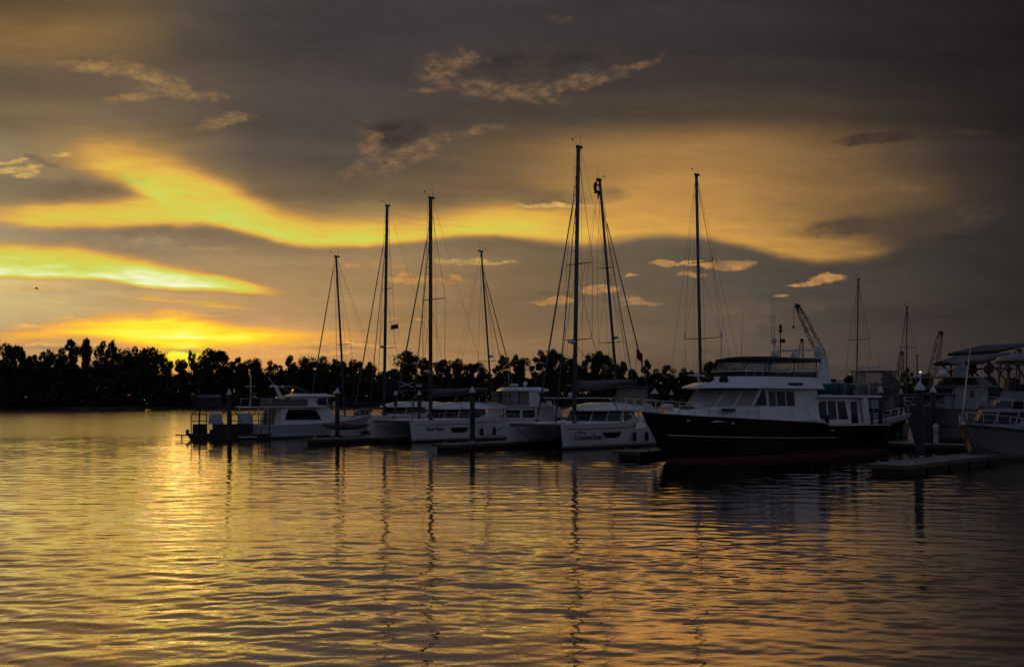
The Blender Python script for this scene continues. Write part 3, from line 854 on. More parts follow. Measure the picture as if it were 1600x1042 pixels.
def rig(parent, base, top, fore, back, chain, spread=((0.36, 1.0), (0.66, 0.8)), mw=(0.15, 0.1), jib=True, jib_frac=0.93, second=None, radar=None, tipup=False, steps=False, wire=0.014, backs=True):
    """mast with spreaders, shrouds, stays and a furled headsail, all in boat coordinates"""
    base, top = Vector(base), Vector(top)
    ax = top - base
    M_ = MB().oval(base, top, mw[0], mw[1], (1, 0, 0), 12)
    mast = M_.build('mast', 'alloy', parent)
    masthead(parent, top)
    P = lambda f: base + ax * f
    tips = []
    for f, w in spread:
        for s_ in (1, -1):
            c = P(f)
            tip = c + Vector((-0.25 * w, s_ * w, 0.05 * w))
            mb = MB().tube([c, tip], 0.05, 6, 0.028)
            if tipup: mb.tube([tip, tip + Vector((0, 0.03 * s_, 0.42))], 0.03, 5)
            mb.build('spreader', 'dark_metal', parent)
            tips.append((s_, f, tip))
    for s_ in (1, -1):
        mb = MB()
        ch = Vector((chain[0], s_ * chain[1], chain[2]))
        tp = [t for q, f, t in tips if q == s_]
        mb.tube([ch] + tp + [P(0.97)], wire, 4)
        mb.tube([ch + Vector((-0.5, 0, 0)), P(spread[0][0] - 0.01)], wire * 0.9, 4)
        if len(tp) > 1: mb.tube([tp[0], P(spread[1][0] - 0.01)], wire * 0.8, 4)
        mb.build('shroud', 'dark_metal', parent)
    fore = Vector(fore)
    hound = P(jib_frac) + Vector((mw[0], 0, 0))
    if jib:
        d = hound - fore
        mb = MB().tube([fore + d * 0.03, fore + d * 0.5, fore + d * 0.93], 0.075, 7, 0.045)
        mb.lathe([(0.02, 0.0), (0.13, 0.02), (0.13, 0.12), (0.02, 0.16)], tuple(fore + Vector((0, 0, 0.12))), 8)
        mb.build('furled_headsail', 'canvas_grey', parent)
        MB().tube([fore, hound + d.normalized() * 0.0], 0.016, 4).build('forestay', 'dark_metal', parent)
    else:
        MB().tube([fore, hound], wire, 4).build('forestay', 'dark_metal', parent)
    if second:
        a, f2 = Vector(second[0]), second[1]
        h2 = P(f2) + Vector((mw[0], 0, 0))
        MB().tube([a, a + (h2 - a) * 0.5, h2], 0.055, 6, 0.03).build('inner_headsail', 'canvas_grey', parent)
    if backs:
        mb = MB()
        for b_ in back: mb.tube([Vector(b_), top], wire * 0.9, 4)
        mb.build('backstay', 'dark_metal', parent)
    # halyards drawn tight along the mast
    mb = MB()
    for dx, dy in ((-mw[0] - 0.12, 0.04), (mw[0] + 0.1, -0.06)):
        mb.tube([P(0.06) + Vector((dx * 2.2, dy * 6, 0)), P(0.96) + Vector((dx, dy, 0))], 0.011, 4)
    mb.build('halyard', 'rope_dark', parent)
    if radar:
        f, sx_ = radar
        c = P(f) + Vector((sx_ * 0.42, 0, 0))
        mb = MB().box(P(f) + Vector((sx_ * 0.2, 0, -0.1)), (0.42, 0.16, 0.06))
        mb.lathe([(0.05, 0), (0.29, 0.03), (0.31, 0.1), (0.26, 0.21), (0.03, 0.25)], tuple(c + Vector((0, 0, -0.06))), 12)
        mb.build('radar_dome', 'plastic_white', parent)
    if steps:
        mb = MB()
        for i in range(10): mb.box(P(0.62 + 0.033 * i) + Vector((mw[0] + 0.03, 0, 0)), (0.1, 0.07, 0.06))
        mb.build('mast_fitting', 'dark_metal', parent)
    return mast

def boom(parent, goose, end, cover='canvas_black', h=0.55, logo=None):
    goose, end = Vector(goose), Vector(end)
    b = MB().oval(goose, end, 0.13, 0.09, (0, 0, 1), 10).build('boom', 'alloy', parent)
    d = end - goose
    rings = []
    for f, k in ((0.02, 1.5), (0.15, 1.25), (0.4, 1.0), (0.7, 0.75), (0.97, 0.45)):
        c = goose + d * f + Vector((0, 0, 0.12))
        w = 0.20 * (0.6 + 0.4 * k)
        rings.append([c + Vector((0, w, 0)), c + Vector((0, w * 0.9, h * k * 0.6)), c + Vector((0, 0.04, h * k)), c + Vector((0, -0.04, h * k)), c + Vector((0, -w * 0.9, h * k * 0.6)), c + Vector((0, -w, 0))])
    MB().loft(rings, True, True, True).build('sail_cover', cover, parent)
    return b
def flag(parent, p, w, h, droop=0.5, name='flag'):
    """small drooping ensign: canton and striped field are real separate cloth pieces on one part"""
    mb = MB(); p = Vector(p); n = 6
    for i in range(n):
        x0, x1 = w * i / n, w * (i + 1) / n
        y0, y1 = 0.12 * math.sin(i * 1.4), 0.12 * math.sin((i + 1) * 1.4)
        mb.add([p + Vector((-x0, y0, -droop * x0)), p + Vector((-x1, y1, -droop * x1)), p + Vector((-x1, y1, -h - droop * x1)), p + Vector((-x0, y0, -h - droop * x0))], [(0, 1, 2, 3)], True)
    return mb
# ------------------------------------------------------------------ docks and piles
def dock(name, a, b, width, label, cat='dock', top=0.5):
    a, b = Vector((*a, 0)), Vector((*b, 0))
    d = (b - a); L = d.length; rz = math.atan2(d.y, d.x)
    r = thing(name, (a.x, a.y, 0), rz, label, cat, 'floating docks')
    n = max(1, round(L / 3.0))
    sl = None
    for i in range(n):
        x0, x1 = L * i / n + 0.012, L * (i + 1) / n - 0.012
        MB().box(((x0 + x1) / 2, 0, top - 0.06), (x1 - x0, width, 0.12)).build('deck_slab', 'concrete', r, bevel=0.015)
    for s_ in (1, -1):
        MB().box((L / 2, s_ * (width / 2 + 0.045), top - 0.11), (L, 0.085, 0.2)).build('waler', 'timber', r)
    MB().box((-0.05, 0, top - 0.11), (0.085, width + 0.17, 0.2)).build('end_board', 'timber', r)
    for i in range(n):
        MB().box((L * (i + 0.5) / n, 0, top - 0.46), (L / n * 0.86, width * 0.84, 0.66)).build('float_tank', 'rubber', r)
    k = max(2, round(L / 6))
    for i in range(k):
        for s_ in (1, -1):
            c = (1.0 + (L - 2) * i / (k - 1), s_ * (width / 2 - 0.12), top)
            mb = MB().box((c[0], c[1], top + 0.03), (0.1, 0.06, 0.08))
            mb.tube([(c[0] - 0.18, c[1], top + 0.09), (c[0] + 0.18, c[1], top + 0.09)], 0.025, 6)
            mb.build('cleat', 'steel', r)
    return r
FING = [((-16.5, 78), 'short'), ((-5.5, 69), 'b'), ((6.2, 59.5), 'c'), ((17.2, 47.6), 'd')]
FLAB = ['narrow concrete finger dock in front of the stern-out white trawler', 'concrete finger dock between the two white catamarans',
        'concrete finger dock showing under the black yacht bow', 'wide concrete finger dock at lower right below the capped pile']
S_MAIN = 70.5
for ((fx, fy), _), lab in zip(FING, FLAB):
    c = Vector((fx, fy, 0)) + NEARSIDE * 0.95
    ln = S_MAIN - 1.3 - (c.x * SDIR.x + c.y * SDIR.y)
    e = c + SDIR * ln
    dock('finger_dock', (c.x, c.y), (e.x, e.y), 1.9, lab)
TD = Vector((SDIR.y, -SDIR.x, 0))
m0 = SDIR * S_MAIN
dock('main_dock', tuple((m0 - TD * 105)[:2]), tuple((m0 + TD * 40)[:2]), 2.4, 'long main walkway dock behind the moored boats')
def sline(px, s):    # point of the line "s metres in from the water" seen in photo column px
    k = (px - 800) / F
    Y = s / (k * SDIR.x + SDIR.y)
    return k * Y, Y
def pile(x, y, label, top=4.12, r=0.24, ring=True, capr=1.25):
    g = thing('dock_pile', (x, y, 0), 0, label, 'pile', 'capped mooring piles')
    MB().lathe([(r, -1.5), (r, 0.6), (r * 0.99, 2.4), (r * 0.97, top - 0.02)], n=16).build('shaft', 'pile_black', g)
    MB().lathe([(r * capr, top - 0.05), (r * capr, top + 0.05), (r * 0.55, top + 0.30), (0.01, top + 0.47)], n=16).build('cone_cap', 'plastic_white', g)
    if ring:
        mb = MB()
        for k in range(8):
            a0, a1 = math.pi * k / 4, math.pi * (k + 1) / 4
            mb.tube([(math.cos(a0) * (r + 0.1), math.sin(a0) * (r + 0.1), 0.56), (math.cos(a1) * (r + 0.1), math.sin(a1) * (r + 0.1), 0.56)], 0.045, 5)
        mb.build('pile_hoop', 'steel', g)
        for k in range(4):
            a = math.pi / 4 + math.pi / 2 * k
            MB().box((math.cos(a) * (r + 0.16), math.sin(a) * (r + 0.16), 0.60), (0.16, 0.16, 0.14), a).build('roller', 'rubber', g)
    return g
def on(px, s): return sline(px, s)
for px, s_, lab, r, cr in [(1437, 52.8, 'thick black mooring pile with white cone cap on the lower right finger dock', 0.23, 1.2),
                       (738, 49.8, 'black mooring pile with white cone cap between the two white catamarans', 0.19, 1.3),
                       (527, 47.6, 'black mooring pile in front of the stern-out white trawler', 0.19, 1.3),
                       (1458, 69.9, 'thinner black pile behind the thick pile on the right', 0.17, 1.35),
                       (618, 69.9, 'dark capped pile left of the two behind the left catamaran bow', 0.2, 1.3),
                       (655, 69.9, 'dark capped pile right of the two behind the left catamaran bow', 0.2, 1.3),
                       (798, 69.9, 'dark pile in front of the white pilothouse boat', 0.17, 1.3),
                       (1023, 69.9, 'capped pile showing over the black yacht foredeck', 0.2, 1.6),
                       (1049, 86.0, 'distant small capped pile right of the black yacht pulpit', 0.15, 1.5),
                       (1408, 86.0, 'slim dark pile left of the rightmost mast foot', 0.14, 1.3),
                       (1376, 70.0, 'dark pile just past the black yacht stern', 0.15, 1.2),
                       (358, 40.2, 'dark pile with cables standing over the work barge', 0.17, 1.3)]:
    x, y = sline(px, s_)
    pile(x, y, lab, 4.12 if px != 358 else 4.0, r, ring=px in (1437, 738, 527), capr=cr)
# power pedestal on the main dock
x, y = sline(1461, S_MAIN - 0.6)
g = thing('power_pedestal', (x, y, 0.5), 0.3, 'slim white power pedestal on the dock beside the thick right pile', 'pedestal')
MB().loft([[(a * 0.16, b * 0.16, z) for a, b in ((-1, -1), (1, -1), (1, 1), (-1, 1))] for z in (0, 1.15)]).build('post', 'plastic_white', g, bevel=0.02)
MB().loft([[(a * k, b * k, z) for a, b in ((-1, -1), (1, -1), (1, 1), (-1, 1))] for k, z in ((0.19, 1.15), (0.19, 1.25), (0.05, 1.42))]).build('hood', 'plastic_white', g)
MB().box((-0.1, -0.165, 0.8), (0.1, 0.03, 0.14)).build('socket', 'rubber', g)
MB().box((0.08, -0.165, 0.8), (0.1, 0.03, 0.14)).build('socket', 'rubber', g)
MB().box((0, -0.165, 0.25), (0.22, 0.02, 0.3)).build('access_panel', 'gelcoat_old', g)

# ------------------------------------------------------------------ catamarans
def catamaran(name, label, bow, L, mast_top, rake, text=None, boom_z=(4.2, 4.9), boom_len=7.2, cover='canvas_grey', spread=((0.30, 1.35), (0.573, 1.3)), second=True, helm=True, radar=(0.29, 1), detail=True, cover_h=0.5, hs=2.75):
    fwd = -SDIR
    r = boat(name, (bow[0] + SDIR.x * L, bow[1] + SDIR.y * L), fwd, label, 'catamaran', 'white sailing catamarans')
    H = Hull(L, 1.62, [(0, 0.45), (0.07, 0.85), (0.17, 1.75), (0.24, 2.18), (0.285, 2.28), (0.36, 1.98), (0.5, 1.86), (0.8, 1.82), (1.0, 1.86)], 0.5, 0.28, 1.2, 2.6, 0.9, 0.8, 0.0)
    hulls = {}
    for s_, nm in ((1, 'port_hull'), (-1, 'starboard_hull')):
        h = H.band(0.17, H.sheer, 7).build(nm, 'gelcoat', r, (0, s_ * hs, 0)); hulls[s_] = h
        H.band(0.08, 0.17, 1).build('boot_stripe', 'dark_bottom', h)
        H.band(-0.48, 0.08, 3).build('bottom', 'dark_bottom', h)
        H.deck(-0.015, 0.02).build('side_deck', 'gelcoat', h)
        z_ = lambda t: H.sheer(t) - 0.34 if t > 0.36 else 1.64
        MB().tube(H.line(z_, 0.14, 0.965, s_, 0.004), 0.022, 5).build('hull_stripe', 'lettering', h)
        d2t = lambda d: 1 - d / L
        pts = [H.pt(d2t(d), z, s_) + Vector((0, 0.012 * s_, 0)) for d, z in ((4.0, 1.20), (6.1, 1.20), (5.85, 0.86), (5.6, 0.78), (4.45, 0.78), (4.2, 0.86))]
        MB().panel(pts, 0.02).build('hull_window', 'glass_dark', h)
        if detail:
            mb = MB(); tops = []
            for t in (0.3, 0.42, 0.54, 0.66, 0.78, 0.9):
                p = H.pt(t, H.sheer(t), s_) - Vector((0, 0.06 * s_, 0)); q = p + Vector((0, 0, 0.62 if t > 0.4 else 0.4))
                mb.tube([p, q], 0.014, 5); tops.append(q)
            mb.tube(tops, 0.008, 4); mb.tube([q - Vector((0, 0, 0.3)) for q in tops], 0.007, 4)
            mb.build('lifeline', 'steel', h)
            mb = MB()
            b0, b1 = H.pt(0.9, H.sheer(0.9), s_), H.pt(0.985, H.sheer(1), s_)
            b2, b3 = H.pt(0.985, H.sheer(1), -s_), H.pt(0.9, H.sheer(0.9), -s_)
            up = Vector((0, 0, 0.62))
            mb.tube([b0 + up, b1 + up + Vector((0.1, 0, 0)), b2 + up + Vector((0.1, 0, 0)), b3 + up], 0.018, 5)
            for q in (b1, b2, b3): mb.tube([q, q + up], 0.015, 5)
            mb.build('bow_pulpit', 'steel', h)
            MB().box((L * 0.06, 0, 0.62), (0.5, 0.9, 0.06)).build('stern_step', 'gelcoat', h)
            for t in (0.30, 0.42):
                p = H.pt(t, 0.8, s_) + Vector((0, 0.15 * s_, 0)); q = H.pt(t, H.sheer(t), s_)
                fd = MB().lathe([(0.03, -0.36), (0.125, -0.28), (0.13, 0.0), (0.125, 0.26), (0.03, 0.34)], tuple(p), 10).build('fender', 'canvas_black', h)
                MB().tube([p + Vector((0, 0, 0.32)), q], 0.012, 4).build('fender_line', 'rope_dark', fd)
    ph = hulls[1]
    d2t = lambda d: 1 - d / L
    def hull_text(body, size, d, z, shear=0.0, sp=1.0, sx=1.0):
        me, w = text_mesh(body, size, shear, sp)
        for v in me.vertices: v.co.x *= sx
        w *= sx
        p0 = H.pt(d2t(d), z, 1); p1 = H.pt(d2t(d + w), z, 1); pu = H.pt(d2t(d), z + 0.3, 1)
        letter_on('lettering', me, 'lettering', ph, p0 + Vector((0, 0.03, 0)), p1 - p0, pu - p0)
        return d + w
    if text == 'stars':
        d = 1.12
        d = hull_text('C', 0.52, d, 0.70, sx=0.85) + 0.03
        d = hull_text('OUNTING', 0.37, d, 0.71, sx=0.82) + 0.12
        d = hull_text('S', 0.52, d, 0.70, sx=0.85) + 0.03
        d = hull_text('TARS', 0.37, d, 0.71, sx=0.82)
        for sd, sz, sr in ((0.86, 0.70, 0.045), (0.90, 0.88, 0.065), (1.03, 1.04, 0.08), (1.22, 1.17, 0.095), (1.50, 1.25, 0.115), (1.80, 1.27, 0.15), (2.12, 1.20, 0.17)):
            pts = []
            for k in range(10):
                a = math.pi / 2 + k * math.pi / 5; q = sr if k % 2 == 0 else sr * 0.4
                pts.append(H.pt(d2t(sd + q * math.cos(a)), sz + q * math.sin(a), 1) + Vector((0, 0.022, 0)))
            c = sum(pts, Vector()) / 10
            mb = MB().add([c + Vector((0, 0.004, 0))] + pts, [(0, 1 + k, 1 + (k + 1) % 10) for k in range(10)])
            mb.build('star_emblem', 'lettering', ph)
    elif text:
        hull_text(text, 0.46, 1.4, 0.98, 0.35, 0.95)
    # bridge deck, crossbeam, trampoline
    xf = L - 3.7
    MB().loft([[(0.9, hs - 0.5, 0.95), (0.9, -(hs - 0.5), 0.95), (xf - 0.7, -(hs - 0.5), 0.85), (xf - 0.7, hs - 0.5, 0.85)],
               [(0.9, hs - 0.3, 1.74), (0.9, -(hs - 0.3), 1.74), (xf, -(hs - 0.3), 1.76), (xf, hs - 0.3, 1.76)]]).build('bridge_deck', 'gelcoat', r)
    MB().tube([(L - 0.55, hs, 1.72), (L - 0.55, -hs, 1.72)], 0.11, 8).build('cross_beam', 'alloy', r)
    MB().box(((xf + L - 0.6) / 2, 0, 1.70), (L - 0.6 - xf - 0.04, 2 * hs - 1.45, 0.03)).build('trampoline', 'canvas_grey', r)
    mb = MB().tube([(L - 0.5, 0, 1.8), (xf, 0, 1.82)], 0.09, 8)
    mb.tube([(L - 0.55, -hs + 0.6, 1.80), (L - 0.75, 0, 2.30), (L - 0.55, hs - 0.6, 1.80)], 0.03, 5)
    mb.build('bowsprit_strut', 'gelcoat', r)
    # coachroof with wrap-round glazing
    A = ring([(L - 4.95, 0), (L - 5.15, 1.15), (L - 6.1, 2.02), (L - 9.35, 2.32)], 1.95)
    B = ring([(L - 5.55, 0), (L - 5.7, 1.05), (L - 6.5, 1.88), (L - 9.35, 2.18)], 2.72)
    Z = ring([(L - 4.9, 0), (L - 5.1, 1.17), (L - 6.05, 2.05), (L - 9.4, 2.35)], 1.70)
    cab = house([Z, A, B]).build('coachroof', 'gelcoat', r)
    for i in (0, 6):
        win_on(A, B, i, RECT(0.03, 0.97, 0.02, 0.98)).build('window', 'glass_brown', cab)
    for i in (1, 5):
        win_on(A, B, i, RECT(0.03, 0.97, 0.02, 0.98)).build('window', 'glass_brown', cab)
    win_on(A, B, 2, RECT(0.02, 0.50, 0.02, 0.98)).build('window', 'glass_brown', cab)
    win_on(A, B, 2, [(0.58, 0.02), (0.82, 0.10), (0.98, 0.45), (0.98, 0.98), (0.58, 0.98)]).build('window', 'glass_brown', cab)
    win_on(A, B, 4, RECT(0.02, 0.98, 0.02, 0.98)).build('window', 'glass_brown', cab)
    win_on(A, B, 3, RECT(0.3, 0.7, 0.0, 0.95)).build('cockpit_door', 'glass_dark', cab)
    C = [(L - 4.85, 0), (L - 5.05, 1.2), (L - 6.1, 2.18), (L - 9.4, 2.5), (L - 12.0, 2.35)]
    D = [(L - 4.95, 0), (L - 5.15, 1.18), (L - 6.2, 2.12), (L - 9.4, 2.42), (L - 12.0, 2.28)]
    E_ = [(L - 6.2, 0), (L - 6.4, 0.95), (L - 7.2, 1.7), (L - 9.6, 1.95), (L - 11.9, 1.85)]
    G_ = [(L - 7.2, 0), (L - 7.3, 0.6), (L - 7.8, 1.1), (L - 9.7, 1.3), (L - 11.6, 1.2)]
    house([ring(C, 2.73), ring(D, 2.86), ring(E_, 3.22), ring(G_, 3.36)], True).build('roof', 'gelcoat', r)
    for s_ in (1, -1):
        MB().tube([(L - 11.8, 2.1 * s_, 1.74), (L - 11.7, 2.15 * s_, 2.74)], 0.05, 6).build('roof_post', 'alloy', r)
    MB().box((1.2, 0, 1.95), (0.4, 3.6, 0.42)).build('cockpit_seat', 'canvas_tan', r)
    if helm:
        MB().loft([[(L - 9.2, 1.9, 3.3), (L - 11.6, 1.9, 3.3), (L - 11.6, 0.3, 3.3), (L - 9.2, 0.3, 3.3)],
                   [(L - 9.7, 1.8, 4.55), (L - 11.5, 1.8, 4.55), (L - 11.5, 0.4, 4.55), (L - 9.7, 0.4, 4.55)]]).build('helm_enclosure', 'canvas_tan', r)
        MB().box((L - 10.5, 1.1, 4.62), (2.5, 1.9, 0.08)).build('helm_bimini', 'canvas_grey', r)
    mb = MB()
    for x in (L - 7.4, L - 8.4, L - 9.2): mb.tube([(x, 1.5, 3.2), (x - 0.1, 1.5, 3.75)], 0.014, 5)
    mb.tube([(L - 7.3, 1.3, 3.40), (L - 9.3, 1.5, 3.42)], 0.02, 5)
    mb.build('roof_rail', 'steel', r)
    MB().box((L - 8.2, -0.2, 3.40), (1.0, 0.6, 0.07)).build('deck_hatch', 'glass_dark', r)
    # rig
    bx = L - 4.72
    rig(r, (bx, 0, 1.78), (bx - rake, 0, mast_top), (L - 0.55, 0, 1.9), [], (L - 6.4, hs + 0.55, 1.8), spread, (0.20, 0.13), True, 0.86,
        ((L - 2.6, 0, 1.9), 0.78) if second else None, radar, backs=False, steps=True, wire=0.02)
    boom(r, (bx - 0.3, 0, boom_z[0]), (bx - 0.3 - boom_len, 0, boom_z[1]), cover, cover_h)
    MB().tube([(bx - 0.3 - boom_len, 0, boom_z[1]), (bx - rake - 0.2, 0, mast_top - 0.1)], 0.012, 4).build('topping_lift', 'rope_dark', r)
    return r, H, hulls
catA, HA, hA = catamaran('sailing_catamaran', 'white catamaran lettered Counting Stars beside the black yacht bow', (1.43, 71.2), 13.0, 22.9, 0.50, 'stars')
catB, HB, hB = catamaran('sailing_catamaran', 'white catamaran moored left of Counting Stars, capped pile in front', (-10.45, 83.2), 13.0, 21.4, 0.0, 'Tour Four', (3.9, 4.45), 6.8, 'canvas_grey', ((0.20, 1.45), (0.54, 1.5)), True, False, (0.215, 1), True, 0.35)
# cat B: awning frame and aerials on the roof aft
L = 13.0
mb = MB().box((1.9, 0, 3.95), (3.4, 4.2, 0.07)); mb.build('cockpit_awning', 'canvas_black', catB)
mb = MB()
for x in (0.4, 3.4):
    for y in (-2.0, 2.0): mb.tube([(x, y, 3.0), (x, y, 3.92)], 0.025, 5)
mb.build('awning_frame', 'steel', catB)
catC, HC, hC = catamaran('sailing_catamaran', 'far white catamaran with X on its black sail cover, second mast', (-17.6, 106.6), 14.0, 25.4, 0.45, None, (4.6, 4.75), 8.6, 'canvas_black', ((0.32, 1.4), (0.60, 0.9)), True, False, (0.325, 1), False, 0.85)
cc = Vector((14.0 - 4.72 - 0.3 - 1.5, 0.235, 5.05))
mb = MB()
mb.panel([cc + Vector((0, 0.02, 0.62)), cc + Vector((-0.3, 0.02, 0.62)), cc + Vector((-2.3, 0.04, -0.05)), cc + Vector((-2.0, 0.04, -0.05))], 0.03)
mb.panel([cc + Vector((-2.4, 0.05, 0.50)), cc + Vector((-2.1, 0.05, 0.50)), cc + Vector((-0.1, 0.07, -0.05)), cc + Vector((-0.4, 0.07, -0.05))], 0.03)
mb.build('cover_emblem', 'print_white', catC)
me, w = text_mesh('cess', 0.55)
letter_on('lettering', me, 'print_white', catC, cc + Vector((-2.6, 0.06, 0.02)), (-1, 0, 0), (0, 0, 1))

# ------------------------------------------------------------------ single-hulled sailing boats
def sailboat(label, base_px, top_px, top_py, Y, fwd, L=12.0, hullm='gelcoat', jib=True, jib_frac=0.97, second=None, spread=((0.36, 1.0), (0.66, 0.8)), radar=None, tipup=False, cover='canvas_black', base_py=None, wire=0.014, mw=(0.13, 0.085)):
    fwd = Vector((*fwd, 0)).normalized()
    mx = Vector(((base_px - 800) / F * Y, Y, 0))
    st = mx - fwd * (0.58 * L)
    r = boat('sailing_boat', st, fwd, label, 'sailboat', 'single-hulled sailing boats')
    H = Hull(L, 3.7, [(0, 1.15), (0.3, 1.12), (0.7, 1.3), (1, 1.6)], 0.7, 1.3, 1.1, 2.0, 0.75, 0.86)
    h = H.band(0.15, H.sheer, 5).build('hull', hullm, r)
    H.band(-0.6, 0.15, 4).build('bottom', 'dark_bottom', r)
    H.deck().build('deck', 'gelcoat_old', r)
    A = ring([(0.80 * L, 0), (0.78 * L, 0.5), (0.6 * L, 1.15), (0.33 * L, 1.3)], 1.15); B = ring([(0.77 * L, 0), (0.75 * L, 0.4), (0.59 * L, 0.95), (0.34 * L, 1.1)], 1.75)
    cab = house([A, B]).build('cabin', 'gelcoat', r)
    for s_ in (1, -1):
        for x0, x1 in ((0.36, 0.44), (0.46, 0.54)):
            wall_win([(x0 * L, 1.35), (x1 * L, 1.35), (x1 * L, 1.58), (x0 * L, 1.58)], 1.26, 1.15, 1.06, 1.75, s_).build('window', 'glass_dark', cab)
    MB().loft([[(0.36 * L, 1.1, 1.7), (0.36 * L, -1.1, 1.7), (0.44 * L, -0.95, 1.7), (0.44 * L, 0.95, 1.7)], [(0.33 * L, 1.0, 2.5), (0.33 * L, -1.0, 2.5), (0.37 * L, -0.9, 2.5), (0.37 * L, 0.9, 2.5)]]).build('spray_hood', 'canvas_black', r)
    H.rail(0.03, 0.97, 0.62, 10, 0.014).build('guard_rail', 'steel', r)
    top = CAMZ + (HZ - top_py) / F * Y
    # world lean of the mast expressed in boat axes
    wx = (top_px - base_px) / F * Y
    lx, ly = wx * fwd.x, -wx * fwd.y
    rig(r, (0.58 * L, 0, 1.7), (0.58 * L + lx, ly, top), (L - 0.15, 0, 1.65), [(0.1, 0.6, 1.2), (0.1, -0.6, 1.2)], (0.55 * L, 1.7, 1.2), spread, mw, jib, jib_frac, second, radar, tipup, wire=wire)
    boom(r, (0.58 * L - 0.2, 0, 2.7), (0.58 * L - 4.6, 0, 2.8), cover, 0.4)
    return r, fwd, mx
AWAY, TOW = (SDIR.x, SDIR.y), (-SDIR.x, -SDIR.y)
s1, _, _ = sailboat('sailing boat with the leftmost, shortest left mast behind the trawler', 539, 525, 400, 105, TOW, 11.5, spread=((0.45, 1.35),), jib_frac=0.985)
s2, _, _ = sailboat('sailing boat with the fourth mast, headsails furled to its right', 770, 752, 392, 112, AWAY, 12, spread=((0.33, 1.4),), jib_frac=0.88, second=((10.2, 0, 1.7), 0.80), radar=(0.36, 1))
s3, f3, m3 = sailboat("sailing boat whose mast carries the person aloft", 968, 937, 280, 92, AWAY, 14, spread=((0.32, 1.45), (0.63, 1.0)), jib_frac=0.88, second=((11.2, 0, 1.8), 0.86), radar=(0.34, 1), mw=(0.17, 0.11))
s4, _, _ = sailboat('sailing boat behind the black yacht, mast with upturned spreader tips', 1096, 1088, 272, 90, TOW, 14, jib=False, spread=((0.33, 1.95), (0.64, 1.3)), tipup=True, mw=(0.20, 0.13))
s5, _, _ = sailboat('far sailing boat with the thin eighth mast right of the black yacht', 1338, 1341, 436, 128, TOW, 11, jib=False, spread=((0.55, 1.4),), radar=(0.16, 1))
s6, _, _ = sailboat('far sailing boat with the rightmost thin mast left of the steel canopy', 1416, 1417, 480, 140, TOW, 10.5, spread=((0.62, 1.2),), jib_frac=0.99)

# flags
def make_flag(px, py, Y, w, h, lab, droop, rz):
    p = at(px, py, Y)
    g = thing('flag', p, rz, lab, 'flag')
    flag(g, (0, 0, 0), w, h, droop).build('field', 'flag_red', g)
    flag(g, (0.0, -0.012, 0), w * 0.42, h * 0.5, droop).build('canton', 'flag_blue', g)
    MB().tube([(0.02, 0, 0.5), (0.02, 0, -h - 1.2)], 0.014, 5).build('halyard', 'rope_dark', g)
make_flag(622, 506, 109, 0.8, 0.5, 'small dark flag flying from the second mast spreader', 0.2, 0.1)
make_flag(995, 545, 93, 0.55, 0.9, 'small drooping flag hanging right of the climber mast', 0.9, 3.0)
# ------------------------------------------------------------------ the black-hulled motor yacht
YF = Vector((-0.762, -0.647, 0)).normalized()
YL = 22.5
stem = Vector((7.28, 55.2, 0))
r = boat('motor_yacht', stem - YF * YL, YF, 'large black-hulled motor yacht with white superstructure and canvas flybridge', 'motor yacht')
X = lambda d: YL - d
H = Hull(YL, 5.7, [(0, 1.85), (0.36, 1.95), (0.385, 2.15), (0.64, 2.42), (0.86, 2.68), (1.0, 2.88)], 0.9, 2.1, 1.5, 2.5, 0.9, 0.92)
h = H.band(0.24, H.sheer, 8).build('hull', 'black_hull', r)
H.band(-0.8, 0.24, 4).build('bottom', 'red_bottom', h)
H.deck(-0.05).build('deck', 'gelcoat_old', h)
for s_ in (1, -1):
    MB().tube(H.line(lambda t: H.sheer(t), 0.0, 0.995, s_, 0.01, 50), 0.035, 6).build('cap_rail', 'gelcoat', h)
    MB().tube(H.line(lambda t: 1.12 + 0.5 * t * t, 0.30, 0.955, s_, 0.012, 40), 0.026, 5).build('rub_strake', 'steel', h)
    for d in (2.6, 5.6, 14.9):
        t = 1 - d / YL
        p = H.pt(t, H.sheer(t) - 0.32, s_)
        MB().box(p, (0.42, 0.05, 0.11)).build('hawse_plate', 'steel', h, bevel=0.02)
    for d in (9.0, 11.5):
        t = 1 - d / YL
        o = MB().lathe([(0.16, -0.03), (0.16, 0.03)], n=12).build('porthole', 'glass_dark', h); p = H.pt(t, 1.55, s_)
        o.location = p; o.rotation_euler = (-s_ * math.pi / 2, 0, 0)
# raised foredeck and main house
T0 = ring([(X(2.3), 0), (X(2.6), 0.8), (X(4.4), 1.75), (X(7.4), 2.38), (X(14.1), 2.42)], 2.3)
T1 = ring([(X(2.9), 0), (X(3.2), 0.7), (X(4.8), 1.6), (X(7.5), 2.22), (X(14.1), 2.26)], 3.16, lambda x: 0.0)
for q in T1: q.z = 3.02 + (0.16 if q.x < X(4.5) else 0.0)
house([T0, T1]).build('foredeck_trunk', 'gelcoat', r)
A = ring([(X(4.3), 0), (X(5.0), 1.15), (X(7.3), 2.12), (X(14.2), 2.2)], 3.14)
B = ring([(X(5.7), 0), (X(6.3), 1.1), (X(8.3), 2.02), (X(14.2), 2.08)], 4.28)
ph = house([A, B]).build('pilothouse', 'gelcoat', r)
for i in (0, 1, 5, 6):
    n_ = len(A)
    uv = [(0.02, 0.03), (0.98, 0.03), (0.98, 0.97), (0.02, 0.97)]
    if i in (1,):   # the corner pane is split in two
        win_on(A, B, i, RECT(0.02, 0.48, 0.03, 0.97)).build('windscreen_cover', 'shade_cloth', ph)
        win_on(A, B, i, RECT(0.52, 0.97, 0.03, 0.97)).build('windscreen_cover', 'shade_cloth', ph)
    elif i in (0, 6, 5):
        win_on(A, B, i, uv).build('windscreen_cover', 'shade_cloth', ph)
